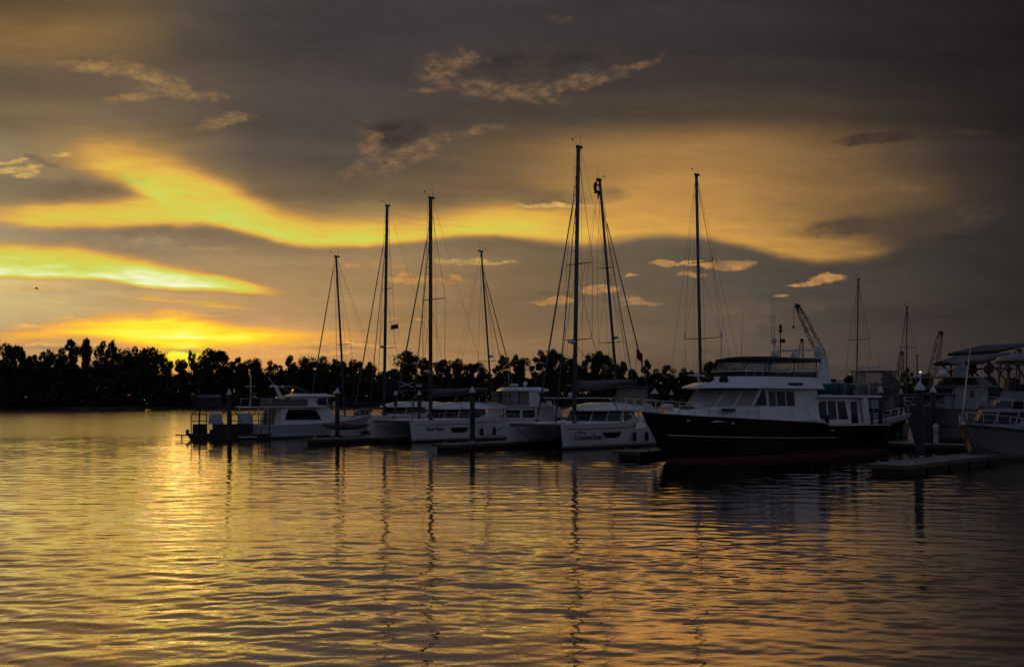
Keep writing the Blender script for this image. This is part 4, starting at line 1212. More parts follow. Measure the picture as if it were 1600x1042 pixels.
for s_ in (1, -1):
    ww = lambda poly, m='glass_dark', par=ph, nm='window': wall_win(poly, 2.16, 3.14, 2.04, 4.28, s_).build(nm, m, par)
    ww([(X(7.55), 3.24), (X(8.7), 3.24), (X(8.7), 4.12), (X(8.45), 4.16)])
    for a, b in ((9.05, 9.65), (9.85, 10.65), (10.85, 11.65)):
        ww([(X(a), 3.2), (X(b), 3.2), (X(b), 4.1), (X(a), 4.1)], 'glass_brown' if a == 9.05 else 'glass_dark')
        mb = MB()
        pz = [(X(a) + 0.06, 3.14), (X(b) - 0.06, 3.14), (X(b) - 0.06, 4.16), (X(a) + 0.06, 4.16)]
        pts = [Vector((x_, s_ * (2.16 - (z_ - 3.14) * 0.105 + 0.02), z_)) for x_, z_ in pz]
        mb.tube(pts + [pts[0]], 0.022, 5); mb.build('window_frame', 'gelcoat', ph)
# brow, roof and flybridge
house([ring([(X(4.45), 0), (X(5.2), 1.5), (X(7.6), 2.5), (X(14.4), 2.55)], 4.26), ring([(X(4.5), 0), (X(5.25), 1.48), (X(7.65), 2.46), (X(14.4), 2.52)], 4.38),
       ring([(X(5.6), 0), (X(6.2), 1.25), (X(8.2), 2.2), (X(14.4), 2.3)], 4.62)], False).build('roof_brow', 'gelcoat', r, bevel=0.03)
C0 = ring([(X(6.5), 0), (X(6.9), 1.2), (X(8.7), 2.08), (X(14.6), 2.15)], 4.58)
C1 = ring([(X(7.3), 0), (X(7.6), 1.1), (X(9.2), 1.92), (X(14.6), 2.02)], 5.0)
fb = house([C0, C1]).build('flybridge_coaming', 'gelcoat', r)
D0 = ring([(X(7.32), 0), (X(7.62), 1.08), (X(9.2), 1.9), (X(14.3), 2.0)], 5.0)
D1 = ring([(X(7.5), 0), (X(7.8), 1.06), (X(9.3), 1.88), (X(14.3), 1.98)], 5.28)
for i in (0, 1, 2, 4, 5, 6):
    win_on(D0, D1, i, RECT(0.0, 1.0, 0.02, 1.0), 0.0, 0.02).build('wind_deflector', 'glass_dark', fb)
E1 = ring([(X(8.2), 0), (X(8.4), 1.1), (X(9.6), 1.85), (X(14.4), 1.95)], 6.0)
mb = MB()
pts = [q + Vector((0, 0, 0.32)) for q in (C1[4 - 1], C1[2], C1[1], C1[0], C1[-1], C1[-2], C1[-3])]
mb.tube(pts, 0.03, 6)
for a, b in ((0, 1), (1, 2), (5, 6)):
    for f in (0.2, 0.5, 0.8):
        p = pts[a] * (1 - f) + pts[b] * f
        mb.tube([p, p - Vector((0, 0, 0.32))], 0.02, 5)
mb.build('flybridge_rail', 'steel', fb)
for i in (0, 1, 2, 4, 5, 6):
    if i in (2, 4):
        for u0, u1 in ((0.0, 0.48), (0.5, 1.0)):
            win_on(D1, E1, i, RECT(u0 + 0.01, u1 - 0.01, 0.02, 0.98), 0.0, 0.012).build('enclosure_curtain', 'clear_vinyl', fb)
    else:
        win_on(D1, E1, i, RECT(0.02, 0.98, 0.02, 0.98), 0.0, 0.012).build('enclosure_curtain', 'clear_vinyl', fb)
for k in range(7):
    MB().tube([D1[k], E1[k]], 0.03, 5).build('curtain_pole', 'canvas_black', fb)
for i in (2, 4):
    a = (D1[i] + D1[(i + 1) % 7]) / 2; b = (E1[i] + E1[(i + 1) % 7]) / 2
    MB().tube([a, b], 0.035, 5).build('curtain_pole', 'canvas_black', fb)
# rolled door flap, a loop of dark piping
for u in (0.24,):
    c = (D1[2] * (1 - u) + D1[3] * u) * 0.45 + (E1[2] * (1 - u) + E1[3] * u) * 0.55
    mb = MB().tube([c + Vector((0.9 * math.cos(a), 0.03, 0.30 * math.sin(a))) for a in [math.pi * (1 + k / 10) for k in range(11)]], 0.022, 4)
mb.build('door_piping', 'canvas_black', fb)
house([ring([(X(7.9), 0), (X(8.2), 1.25), (X(9.5), 2.0), (X(14.9), 2.1)], 5.98), ring([(X(7.85), 0), (X(8.15), 1.27), (X(9.45), 2.05), (X(14.95), 2.14)], 6.06),
       ring([(X(8.8), 0), (X(9.0), 0.9), (X(9.9), 1.5), (X(14.9), 1.6)], 6.24)], True).build('bimini_top', 'canvas_black', r)
ar = None
for s_ in (1, -1):
    ar = MB().panel([(X(14.1), 2.08 * s_, 4.6), (X(15.6), 2.2 * s_, 4.6), (X(15.35), 2.12 * s_, 6.2), (X(14.75), 2.06 * s_, 6.2)], 0.13).build('radar_arch_leg', 'gelcoat', r, bevel=0.02)
MB().box((X(15.05), 0, 6.27), (0.75, 4.3, 0.14)).build('radar_arch_top', 'gelcoat', r, bevel=0.03)
def dome(d, b, z, rr, hh, par=r):
    o = MB().lathe([(rr * 0.72, 0), (rr * 0.8, hh * 0.15), (rr, hh * 0.22), (rr, hh * 0.55), (rr * 0.82, hh * 0.82), (rr * 0.4, hh * 0.97), (0.01, hh)], (X(d), b, z), 16)
    return o.build('satellite_dome', 'plastic_white', par)
dome(12.4, 0.2, 6.2, 0.26, 0.58); dome(15.0, 1.7, 6.32, 0.31, 0.85)
mb = MB().lathe([(0.26, 0), (0.2, 0.3), (0.16, 0.42)], (X(15.0), -0.1, 6.32), 10); mb.box((X(15.0), -0.1, 6.82), (0.2, 2.1, 0.13), 0.5)
mb.build('radar_scanner', 'plastic_white', r)
mb = MB()
for d, b, hh in ((14.6, -0.9, 1.5), (15.2, -1.3, 2.2)):
    mb.tube([(X(d), b, 6.3), (X(d), b, 6.3 + hh)], 0.035, 5)
mb.lathe([(0.12, 0), (0.12, 0.2)], (X(15.2), -1.3, 8.1), 8); mb.lathe([(0.14, 0), (0.14, 0.25)], (X(15.2), -1.1, 7.4), 8); mb.lathe([(0.1, 0), (0.1, 0.25)], (X(15.2), -1.3, 8.35), 8)
mb.tube([(X(15.2), -1.5, 7.5), (X(15.2), -0.9, 7.5)], 0.03, 5)
mb.build('light_mast', 'dark_metal', r)
for d, b, hh in ((9.8, 1.9, 3.2), (11.3, -1.6, 3.4), (14.5, 1.9, 2.2), (8.8, -1.3, 2.6), (15.4, -2.0, 5.2)):
    MB().tube([(X(d), b, 5.9), (X(d) - 0.15, b, 6.3 + hh)], 0.022, 5, 0.010).build('whip_aerial', 'plastic_white', r)
# saloon and boat deck aft
S0 = ring([(X(13.9), 2.3), (X(19.2), 2.3)], 2.0)
S1 = ring([(X(13.9), 2.16), (X(19.2), 2.16)], 3.72)
sal = house([S0, S1]).build('saloon', 'gelcoat', r)
for s_ in (1, -1):
    sw = lambda poly, nm='window', m='glass_dark': wall_win(poly, 2.3, 2.0, 2.16, 3.72, s_).build(nm, m, sal)
    sw([(X(14.25), 2.55), (X(14.5), 2.34), (X(15.05), 2.3), (X(15.05), 3.5), (X(14.5), 3.5), (X(14.2), 3.3)])
    sw([(X(15.3), 2.3), (X(16.2), 2.3), (X(16.2), 3.5), (X(15.3), 3.5)])
    sw([(X(16.45), 2.3), (X(17.55), 2.3), (X(17.3), 3.5), (X(16.45), 3.5)])
    dr = sw([(X(18.0), 2.02), (X(18.75), 2.02), (X(18.75), 3.45), (X(18.0), 3.45)], 'side_door', 'glass_dark')
    # wing supports of the overhanging boat deck
    MB().panel([(X(19.3), 2.42 * s_, 2.0), (X(20.0), 2.46 * s_, 1.9), (X(19.6), 2.46 * s_, 3.76), (X(19.0), 2.42 * s_, 3.76)], 0.10).build('deck_support', 'gelcoat', r, bevel=0.02)
    MB().tube([(X(20.3), 2.4 * s_, 1.9), (X(20.1), 2.4 * s_, 3.76)], 0.045, 6).build('deck_post', 'dark_metal', r)
    mb = MB()
    tp = [(X(d), 2.42 * s_, 2.75) for d in (20.4, 21.2, 22.2)]
    mb.tube(tp, 0.04, 6)
    for d in (20.4, 21.3, 22.1): mb.tube([(X(d), 2.42 * s_, 1.9), (X(d), 2.42 * s_, 2.75)], 0.03, 5)
    mb.build('cockpit_rail', 'dark_metal', r)
    # boarding gate lines and fenders hung along the house
    for d in (11.0, 12.6):
        MB().tube([(X(d), 2.3 * s_, 3.2), (X(d) - 0.1, 2.52 * s_, 2.55), (X(d) + 0.1, 2.8 * s_, 1.9)], 0.014, 4).build('fender_line', 'rope_dark', r)
    MB().lathe([(0.03, -0.36), (0.13, -0.3), (0.13, 0.25), (0.03, 0.32)], (X(14.7), 2.52 * s_, 2.3), 10).build('fender', 'rubber', r)
MB().box((X(17.7), 0, 3.80), (7.4, 5.1, 0.16)).build('boat_deck', 'gelcoat', r, bevel=0.03)
win_on(S0, S1, 1, RECT(0.3, 0.7, 0.0, 0.85)).build('aft_door', 'glass_dark', sal)
mb = MB()
for b in (-2.4, 2.4):
    mb.tube([(X(14.9), b, 4.65), (X(17.5), b, 4.65), (X(21.2), b, 4.65)], 0.02, 5)
    for d in (17.0, 18.6, 20.0, 21.2): mb.tube([(X(d), b, 3.88), (X(d), b, 4.65)], 0.018, 5)
mb.tube([(X(21.2), -2.4, 4.65), (X(21.2), 2.4, 4.65)], 0.02, 5)
mb.build('boat_deck_rail', 'steel', r)
# nameboard on the roof side
for s_ in (1, -1):
    MB().box((X(11.4), 2.40 * s_, 4.53), (1.5, 0.05, 0.20)).build('side_light_board', 'canvas_black', r)
# bow: pulpit platform, rails, windlass, anchor
MB().loft([[(X(1.2), 0.55, 2.86), (X(1.2), -0.55, 2.86), (X(-1.05), -0.32, 2.93), (X(-1.05), 0.32, 2.93)], [(X(1.2), 0.55, 2.98), (X(1.2), -0.55, 2.98), (X(-1.1), -0.34, 3.05), (X(-1.1), 0.34, 3.05)]]).build('bow_platform', 'gelcoat', r, bevel=0.02)
H.rail(0.66, 0.985, 0.72, 8, 0.02, 0.14).build('bow_rail', 'steel', r)
mb = MB().tube([(X(0.3), 0.3, 3.6), (X(-1.0), 0.3, 3.65), (X(-1.15), 0.0, 3.65), (X(-1.0), -0.3, 3.65), (X(0.3), -0.3, 3.6)], 0.02, 5)
for d in (-0.95, -0.2):
    for b in (0.3, -0.3): mb.tube([(X(d), b, 3.03), (X(d), b, 3.64)], 0.018, 5)
mb.build('pulpit_rail', 'steel', r)
mb = MB().lathe([(0.17, 0), (0.17, 0.18), (0.11, 0.22), (0.11, 0.34), (0.16, 0.38)], (X(1.5), 0, 2.8), 10); mb.build('windlass', 'steel', r)
mb = MB().tube([(X(-1.0), 0, 2.9), (X(-0.6), 0, 2.55), (X(-0.2), 0, 2.35)], 0.05, 6)
mb.panel([(X(-0.25), 0.0, 2.5), (X(0.1), 0.34, 2.1), (X(-0.5), 0.0, 1.95), (X(0.1), -0.34, 2.1)], 0.05); mb.build('anchor', 'steel', r)
MB().box((X(3.6), 0.2, 3.13), (0.9, 1.0, 0.10)).build('deck_hatch', 'glass_dark', r)
for k in range(2):
    MB().lathe([(0.35, 0), (0.38, 0.12), (0.34, 0.28), (0.05, 0.33)], (X(3.2 + k * 0.9), -0.9 + 1.6 * k, 3.02), 10).build('deck_locker', 'gelcoat_old', r)
MB().box((X(5.4), 1.95, 3.0), (2.0, 0.35, 0.14), 0.35).build('bow_cushion', 'canvas_black', r)
for d, b in ((6.6, 0.6), (7.1, -0.8)):
    MB().lathe([(0.25, 0), (0.3, 0.2), (0.2, 0.38), (0.04, 0.42)], (X(d), b, 4.6), 10).build('covered_light', 'canvas_black', r)
mb = MB().box((X(5.9), -0.9, 5.06), (1.5, 0.5, 0.06), 0.3); mb.tube([(X(6.2), -0.9, 4.55), (X(6.0), -0.9, 5.05)], 0.05, 5)
mb.build('sun_shelf', 'gelcoat', r)
# covered tender on the boat deck: a thing of its own
yr = r
def on_yacht(d, b, z):
    n = Vector((-YF.y, YF.x, 0))
    p = stem - YF * d + n * b
    return Vector((p.x, p.y, z))
tp = on_yacht(18.4, 1.35, 3.90)
g = thing('covered_tender', tp, math.atan2(YF.y, YF.x), 'pointed dinghy under a teal cover lying on the black yacht boat deck', 'tender')
rings = []
for x, w, z0, z1 in ((0.0, 0.75, 0.1, 0.72), (0.4, 0.85, 0.04, 0.85), (1.4, 0.88, 0.02, 0.92), (2.4, 0.75, 0.08, 0.85), (3.1, 0.42, 0.25, 0.72), (3.6, 0.06, 0.42, 0.60)):
    rings.append([(x, w, (z0 + z1) / 2), (x, w * 0.8, z1 - 0.08), (x, 0, z1), (x, -w * 0.8, z1 - 0.08), (x, -w, (z0 + z1) / 2), (x, -w * 0.6, z0), (x, 0, z0 - 0.02), (x, w * 0.6, z0)])
MB().loft(rings, True, True, True).build('cover', 'canvas_teal', g)
for x in (0.55, 1.75):
    sec = [(x, 0.9 * math.cos(a), 0.47 + 0.5 * math.sin(a)) for a in [math.pi * k / 8 for k in range(-1, 10)]]
    MB().tube(sec, 0.03, 4).build('strap', 'canvas_black', g)
for x in (0.6, 2.2):
    MB().box((x, 0, 0.0), (0.16, 1.1, 0.12)).build('chock', 'plastic_white', g)
MB().box((-0.18, 0, 0.45), (0.34, 0.34, 0.62)).build('outboard_motor', 'rubber', g, bevel=0.05)
# ------------------------------------------------------------------ stern-out white trawler on the left
r = boat('trawler_yacht', (-24.0, 89.3), SDIR, 'white trawler yacht moored stern-out at left with dark slanted side window', 'motor yacht')
L = 14.0
H = Hull(L, 3.9, [(0, 1.32), (0.15, 1.28), (0.5, 1.35), (0.8, 1.7), (1, 2.05)], 0.7, 1.4, 1.3, 2.3, 0.93, 0.92)
h = H.band(0.14, H.sheer, 5).build('hull', 'gelcoat_blue', r)
H.band(-0.6, 0.14, 3).build('bottom', 'dark_bottom', h); H.deck().build('deck', 'gelcoat_old', h)
for s_ in (1, -1):
    MB().tube(H.line(lambda t: H.sheer(t), 0, 0.99, s_, 0.01), 0.04, 6).build('cap_rail', 'gelcoat', h)
    MB().tube(H.line(0.34, 0, 0.95, s_, 0.015), 0.03, 5).build('rub_strake', 'gelcoat', h)
MB().box((-0.75, 0, 0.26), (1.6, 3.5, 0.1)).build('swim_platform', 'gelcoat', r, bevel=0.03)
me, w = text_mesh('La Mesa', 0.62, 0.35)
letter_on('lettering', me, 'lettering', h, Vector((-0.03, w / 2 + 0.1, 0.72)), (0, -1, 0), (0, 0, 1))
# main cabin: raked posts aft, big window, pilothouse forward
A = ring([(9.6, 0), (9.4, 1.1), (8.6, 1.55), (2.3, 1.62)], 1.25); B = ring([(8.4, 0), (8.3, 0.95), (7.8, 1.35), (2.6, 1.5)], 2.84)
cab = house([A, B]).build('cabin', 'gelcoat', r)
for s_ in (1, -1):
    wall_win([(2.75, 1.72), (6.9, 1.72), (6.3, 2.68), (3.35, 2.68)], 1.62, 1.25, 1.47, 2.84, s_, 0.02).build('side_window', 'glass_dark', cab)
    MB().panel([(2.25, 1.64 * s_, 1.28), (2.7, 1.66 * s_, 1.28), (3.2, 1.54 * s_, 2.82), (2.75, 1.52 * s_, 2.82)], 0.08).build('raked_post', 'gelcoat', cab)
    for x in (0.15, 1.1): MB().tube([(x, 1.6 * s_, 1.25), (x, 1.6 * s_, 2.8)], 0.05, 6).build('roof_post', 'gelcoat', r)
win_on(A, B, 3, RECT(0.12, 0.44, 0.02, 0.9)).build('aft_door', 'glass_dark', cab)
win_on(A, B, 3, RECT(0.5, 0.72, 0.02, 0.9)).build('aft_door', 'shade_cloth', cab)
MB().box((3.6, 0, 2.90), (7.6, 3.5, 0.10)).build('boat_deck', 'gelcoat', r, bevel=0.03)
# weather cloths and rail round the boat deck
mb = MB()
for s_ in (1, -1):
    mb.panel([(1.2, 1.68 * s_, 2.98), (5.3, 1.68 * s_, 2.98), (5.3, 1.68 * s_, 3.62), (1.7, 1.68 * s_, 3.62)], 0.02)
mb.build('weather_cloth', 'canvas_grey', r)
mb = MB()
for s_ in (1, -1):
    mb.tube([(0.2, 1.7 * s_, 3.66), (5.4, 1.7 * s_, 3.70)], 0.02, 5)
    for x in (0.2, 1.2, 2.2, 3.2, 4.2, 5.2): mb.tube([(x, 1.7 * s_, 2.95), (x + 0.25, 1.7 * s_, 3.68)], 0.018, 5)
mb.build('boat_deck_rail', 'steel', r)
P0 = ring([(9.4, 0), (9.2, 1.0), (8.4, 1.5), (5.2, 1.6)], 2.96); P1 = ring([(8.7, 0), (8.5, 0.95), (7.9, 1.35), (5.6, 1.5)], 3.85)
pil = house([P0, P1]).build('pilothouse', 'gelcoat', r)
for i in (0, 1, 5, 6): win_on(P0, P1, i, RECT(0.05, 0.95, 0.45, 0.92)).build('windscreen', 'glass_dark', pil)
for s_ in (1, -1):
    wall_win([(6.4, 3.3), (6.7, 3.06), (8.3, 3.06), (8.0, 3.72), (6.7, 3.72)], 1.58, 2.96, 1.45, 3.85, s_, 0.03).build('side_window', 'glass_dark', pil)
    MB().panel([(7.65, 1.6 * s_, 3.0), (7.75, 1.6 * s_, 3.0), (7.6, 1.5 * s_, 3.74), (7.5, 1.5 * s_, 3.74)], 0.05).build('window_post', 'gelcoat', pil)
house([ring([(9.3, 0), (9.0, 1.1), (8.2, 1.65), (4.8, 1.72)], 3.84), ring([(9.2, 0), (8.9, 1.05), (8.1, 1.6), (4.9, 1.66)], 3.98), ring([(8.2, 0), (8.0, 0.7), (7.6, 1.1), (5.3, 1.2)], 4.16)], True).build('hardtop', 'gelcoat', r)
# slanted signal mast with spar, and the bimini hoop
mb = MB().panel([(3.6, -0.12, 3.0), (4.2, -0.12, 3.0), (3.0, -0.12, 4.75), (2.75, -0.12, 4.75)], 0.14)
mb.build('raked_mast', 'gelcoat', r)
mb = MB().tube([(2.9, -1.0, 4.75), (2.9, 0.9, 4.8)], 0.045, 6); mb.tube([(2.85, 0, 4.75), (2.2, 0.1, 5.7)], 0.03, 5); mb.box((2.9, 0.3, 4.88), (0.5, 0.3, 0.16)); mb.build('mast_spar', 'gelcoat', r)
MB().tube([(3.0, 1.2, 4.75), (3.9, 1.25, 4.85), (4.8, 1.3, 4.6), (6.2, 1.35, 4.0)], 0.028, 5).build('bimini_hoop', 'steel', r)
MB().tube([(3.0, -1.2, 4.75), (3.9, -1.25, 4.85), (4.8, -1.3, 4.6), (6.2, -1.35, 4.0)], 0.028, 5).build('bimini_hoop', 'steel', r)
# stern davit mast with lights and a coiled lifebuoy
mb = MB().tube([(0.5, 0.3, 2.95), (0.5, 0.3, 5.9)], 0.05, 6); mb.tube([(0.5, -0.6, 4.8), (0.5, 1.2, 4.8)], 0.035, 5); mb.tube([(0.5, 0.3, 5.3), (0.35, 0.5, 6.4)], 0.02, 4)
mb.ball((0.5, 0.3, 5.6), 0.1, 8); mb.ball((0.5, 0.3, 4.35), 0.11, 8); mb.build('stern_light_mast', 'plastic_white', r)
mb = MB()
for cx, cz, rr in ((0.6, 3.25, 0.33), (0.9, 3.6, 0.3), (1.2, 3.45, 0.28)):
    ps = [(cx + 0.1, 0.5 + rr * math.cos(a), cz + rr * math.sin(a)) for a in [2 * math.pi * k / 12 for k in range(13)]]
    mb.tube(ps, 0.055, 6)
mb.build('hose_coil', 'plastic_white', r)
MB().box((0.9, 0.1, 3.35), (0.7, 0.9, 0.75)).build('deck_box', 'canvas_black', r, bevel=0.05)
H.rail(0.62, 0.985, 0.7, 6, 0.018).build('bow_rail', 'steel', r)

# ------------------------------------------------------------------ low work barge at the far left
r = thing('work_barge', (-26.2, 88.8, 0), 0.30, 'low dark work barge with rails and two pale sloped tanks, leftmost craft', 'barge')
MB().loft([[(-2.4, -1.7, -0.3), (4.2, -1.7, -0.3), (4.2, 1.7, -0.3), (-2.4, 1.7, -0.3)], [(-2.9, -1.8, 0.42), (4.2, -1.8, 0.42), (4.2, 1.8, 0.42), (-2.9, 1.8, 0.42)]]).build('hull', 'dark_metal', r)
MB().box((0.7, 0, 0.47), (7.2, 3.7, 0.09)).build('deck', 'timber', r)
MB().box((-3.4, -0.9, 0.46), (1.1, 0.9, 0.07)).build('loading_ramp', 'timber', r)
MB().tube([(-3.4, -1.0, 0.44), (-3.4, -1.0, -0.2)], 0.06, 6).build('ramp_leg', 'dark_metal', r)
MB().box((-1.9, -0.6, 0.95), (1.2, 1.2, 0.9)).build('engine_box', 'dark_metal', r, bevel=0.03)
MB().box((0.8, -0.2, 0.95), (3.2, 1.6, 0.85)).build('storage_box', 'dark_metal', r, bevel=0.03)
for x, w in ((-0.55, 1.15), (2.0, 1.2)):
    MB().loft([[(x - w * 0.55, -0.9, 1.40), (x + w * 0.6, -0.9, 1.40), (x + w * 0.6, 0.6, 1.40), (x - w * 0.55, 0.6, 1.40)], [(x - w * 0.42, -0.8, 2.35), (x + w * 0.42, -0.8, 2.35), (x + w * 0.42, 0.5, 2.35), (x - w * 0.42, 0.5, 2.35)]]).build('sloped_tank', 'gelcoat_blue', r, bevel=0.03)
for x in (-1.9, 0.6):
    mb = MB().tube([(x, -1.2, 0.5), (x, -1.2, 2.5), (x + 0.1, -1.2, 2.85)], 0.09, 6); mb.tube([(x + 0.2, -1.2, 2.85), (x - 0.2, -1.2, 2.65), (x - 0.6, -1.2, 2.3)], 0.05, 5); mb.ball((x, -1.2, 2.9), 0.14, 8)
    mb.build('hose_davit', 'dark_metal', r)
for x0, x1, n in ((-2.6, -1.3, 3), (0.8, 1.4, 2), (2.6, 4.1, 3)):
    mb = MB()
    for k in range(n):
        x = x0 + (x1 - x0) * k / (n - 1); mb.tube([(x, -1.6, 0.5), (x, -1.6, 2.3)], 0.045, 5)
    for z in (1.7, 2.28): mb.tube([(x0, -1.6, z), (x1, -1.6, z)], 0.04, 5)
    mb.build('railing', 'dark_metal', r)
for x in (-2.9, -0.9, 1.2):
    MB().lathe([(0.04, -0.3), (0.15, -0.25), (0.15, 0.2), (0.04, 0.26)], (x, -1.92, 0.72), 8).build('fender', 'rubber', r)

# red kayak on a dock locker at the first finger
p = at(540, 676, 83.5)
g = thing('dock_locker', (p.x, p.y, 0.5), math.atan2(SDIR.y, SDIR.x), 'long low pale dock locker carrying the red kayak', 'locker')
MB().box((0, 0, 0.22), (2.6, 0.7, 0.44)).build('body', 'gelcoat_old', g, bevel=0.02)
MB().box((0, 0, 0.47), (2.7, 0.78, 0.07)).build('lid', 'gelcoat_old', g, bevel=0.02)
g = thing('kayak', (p.x, p.y, 1.01), math.atan2(0.25, 0.97), 'dark red kayak lying on a locker in front of the trawler bow', 'kayak')
rings = []
for x in (-2.0, -1.7, -1.0, -0.4, 0.4, 1.0, 1.7, 2.0):
    w = 0.36 * (1 - (x / 2.05) ** 2) + 0.01; k = (x / 2.0) ** 4
    rings.append([(x, w * math.cos(a), 0.24 + 0.22 * k + (0.24 * (1 - 0.8 * k)) * math.sin(a)) for a in [2 * math.pi * j / 10 for j in range(10)]])
MB().loft(rings, True, True, True).build('hull', 'red_paint', g)
MB().lathe([(0.24, 0), (0.28, 0.03), (0.24, 0.06)], (0.0, 0, 0.46), 12).build('cockpit_rim', 'rubber', g)

# ------------------------------------------------------------------ pilothouse boat behind the left catamaran
fw = Vector((0.94, 0.34, 0)).normalized()
r = boat('pilothouse_boat', (-3.0, 94.2), fw, 'white pilothouse boat with hardtop and radar between the two catamarans', 'motor boat')
L = 11.5
H = Hull(L, 3.9, [(0, 1.3), (0.5, 1.4), (1, 2.1)], 0.6, 1.3, 1.4, 2.3, 0.95, 0.92)
h = H.band(0.15, H.sheer, 5).build('hull', 'gelcoat', r); H.band(-0.5, 0.15, 3).build('bottom', 'dark_bottom', h); H.deck().build('deck', 'gelcoat_old', h)
A = ring([(8.6, 0), (8.3, 1.0), (7.2, 1.6), (1.2, 1.65)], 1.3); B = ring([(8.0, 0), (7.8, 1.0), (6.8, 1.5), (1.2, 1.55)], 2.9)
cab = house([A, B]).build('cabin', 'gelcoat', r)
for s_ in (1, -1):
    for a, b in ((2.0, 3.4), (3.7, 4.9)): wall_win([(a, 1.9), (b, 1.9), (b, 2.6), (a, 2.6)], 1.65, 1.3, 1.55, 2.9, s_, 0.02).build('window', 'glass_dark', cab)
MB().box((3.9, 0, 2.96), (6.6, 3.5, 0.1)).build('upper_deck', 'gelcoat', r, bevel=0.03)
P0 = ring([(7.3, 0), (7.1, 0.9), (6.3, 1.5), (4.4, 1.55)], 3.0); P1 = ring([(6.7, 0), (6.5, 0.9), (5.9, 1.4), (4.4, 1.45)], 4.4)
pil = house([P0, P1]).build('pilothouse', 'gelcoat', r)
for i in (0, 1, 5, 6): win_on(P0, P1, i, RECT(0.06, 0.94, 0.35, 0.95)).build('windscreen', 'glass_dark', pil)
for s_ in (1, -1): wall_win([(5.6, 3.4), (6.15, 3.3), (5.95, 4.25), (5.4, 4.25)], 1.55, 3.0, 1.43, 4.4, s_, 0.02).build('side_window', 'glass_dark', pil)
for s_ in (1, -1):
    for a, b, m_ in ((1.6, 2.4, 'canvas_tan'), (2.5, 3.3, 'shade_cloth'), (3.4, 4.3, 'canvas_tan')):
        MB().panel([(a, 1.5 * s_, 3.02), (b, 1.5 * s_, 3.02), (b, 1.48 * s_, 4.36), (a, 1.48 * s_, 4.36)], 0.02).build('side_curtain', m_, r)
    for x in (1.55, 2.45, 3.35): MB().tube([(x, 1.55 * s_, 3.0), (x, 1.5 * s_, 4.4)], 0.05, 5).build('hardtop_post', 'dark_metal', r)
house([ring([(6.9, 0), (6.7, 1.0), (6.1, 1.6), (2.2, 1.68)], 4.38), ring([(6.8, 0), (6.6, 1.0), (6.0, 1.58), (2.25, 1.64)], 4.6), ring([(6.0, 0), (5.8, 0.7), (5.4, 1.2), (2.5, 1.3)], 4.78)], True).build('hardtop', 'gelcoat', r)
mb = MB().lathe([(0.35, 0), (0.42, 0.06), (0.42, 0.16), (0.3, 0.26)], (3.2, -0.6, 4.85), 12); mb.build('radar_dome', 'plastic_white', r)
mb = MB().ball((4.3, -0.7, 5.1), 0.24, 12); mb.lathe([(0.1, 0), (0.1, 0.3)], (4.3, -0.7, 4.7), 8); mb.build('satellite_dome', 'plastic_white', r)
MB().tube([(2.4, -1.2, 4.7), (2.4, -1.2, 6.1)], 0.03, 5).build('whip_aerial', 'plastic_white', r)
H.rail(0.55, 0.985, 0.7, 7, 0.018).build('bow_rail', 'steel', r)
# ------------------------------------------------------------------ low boat with flat awning behind Counting Stars
r = boat('awning_boat', (4.0, 93.0), Vector((0.97, 0.24, 0)), 'low boat with a flat white awning behind the Counting Stars catamaran', 'motor boat')
L = 9.0
H = Hull(L, 3.2, [(0, 1.1), (1, 1.6)], 0.5, 1.0, 1.3, 2.2, 0.95, 0.9)
h = H.band(0.12, H.sheer, 4).build('hull', 'gelcoat_old', r); H.band(-0.4, 0.12, 3).build('bottom', 'dark_bottom', h); H.deck().build('deck', 'gelcoat_old', h)
A = ring([(7.2, 0), (7.0, 0.8), (6.0, 1.2), (4.2, 1.25)], 1.2); B = ring([(6.4, 0), (6.2, 0.7), (5.6, 1.0), (4.3, 1.05)], 2.2)
cab = house([A, B]).build('cabin', 'gelcoat', r)
for i in (0, 1, 5, 6): win_on(A, B, i, RECT(0.06, 0.94, 0.3, 0.92)).build('window', 'glass_dark', cab)
MB().box((2.6, 0, 3.74), (6.6, 3.0, 0.09)).build('awning', 'gelcoat', r, bevel=0.02)
mb = MB()
for x in (-0.4, 2.6, 5.6):
    for y in (-1.4, 1.4): mb.tube([(x, y * 0.98, 1.15), (x, y, 3.7)], 0.035, 5)
mb.build('awning_frame', 'steel', r)
mb = MB().ball((1.2, -1.3, 4.02), 0.26, 12); mb.build('satellite_dome', 'plastic_white', r)
MB().box((1.6, 0, 1.5), (2.4, 2.2, 0.8)).build('seat_block', 'canvas_black', r)
mb = MB().box((3.6, 0.0, 4.95), (4.4, 1.6, 0.08)); mb.tube([(1.7, 0, 3.78), (1.7, 0, 4.92)], 0.03, 5); mb.tube([(5.4, 0, 3.78), (5.4, 0, 4.92)], 0.03, 5); mb.build('solar_panel_rack', 'alloy', r)

# ------------------------------------------------------------------ navy-hulled cruiser beyond the black yacht's stern
fw = Vector((0.94, -0.34, 0)).normalized()
bow = Vector((31.7, 78.0, 0)); L = 15.0
r = boat('motor_cruiser', bow - fw * L, fw, 'navy-hulled cruiser with clear-curtained flybridge, bow pointing right past the black yacht', 'motor yacht')
H = Hull(L, 4.4, [(0, 1.25), (0.5, 1.3), (0.75, 1.6), (0.9, 2.1), (1, 2.5)], 0.7, 1.7, 1.5, 2.3, 0.93, 0.9)
h = H.band(0.2, lambda t: H.sheer(t) - 0.5 * min(1, max(0, (t - 0.4) / 0.3)), 5).build('hull', 'navy_hull', r)
H.band(lambda t: H.sheer(t) - 0.5 * min(1, max(0, (t - 0.4) / 0.3)) , lambda t: H.sheer(t) + 0.01, 2).build('bulwark', 'gelcoat', h)
H.band(-0.6, 0.2, 3).build('bottom', 'dark_bottom', h); H.deck(-0.3).build('deck', 'gelcoat_old', h)
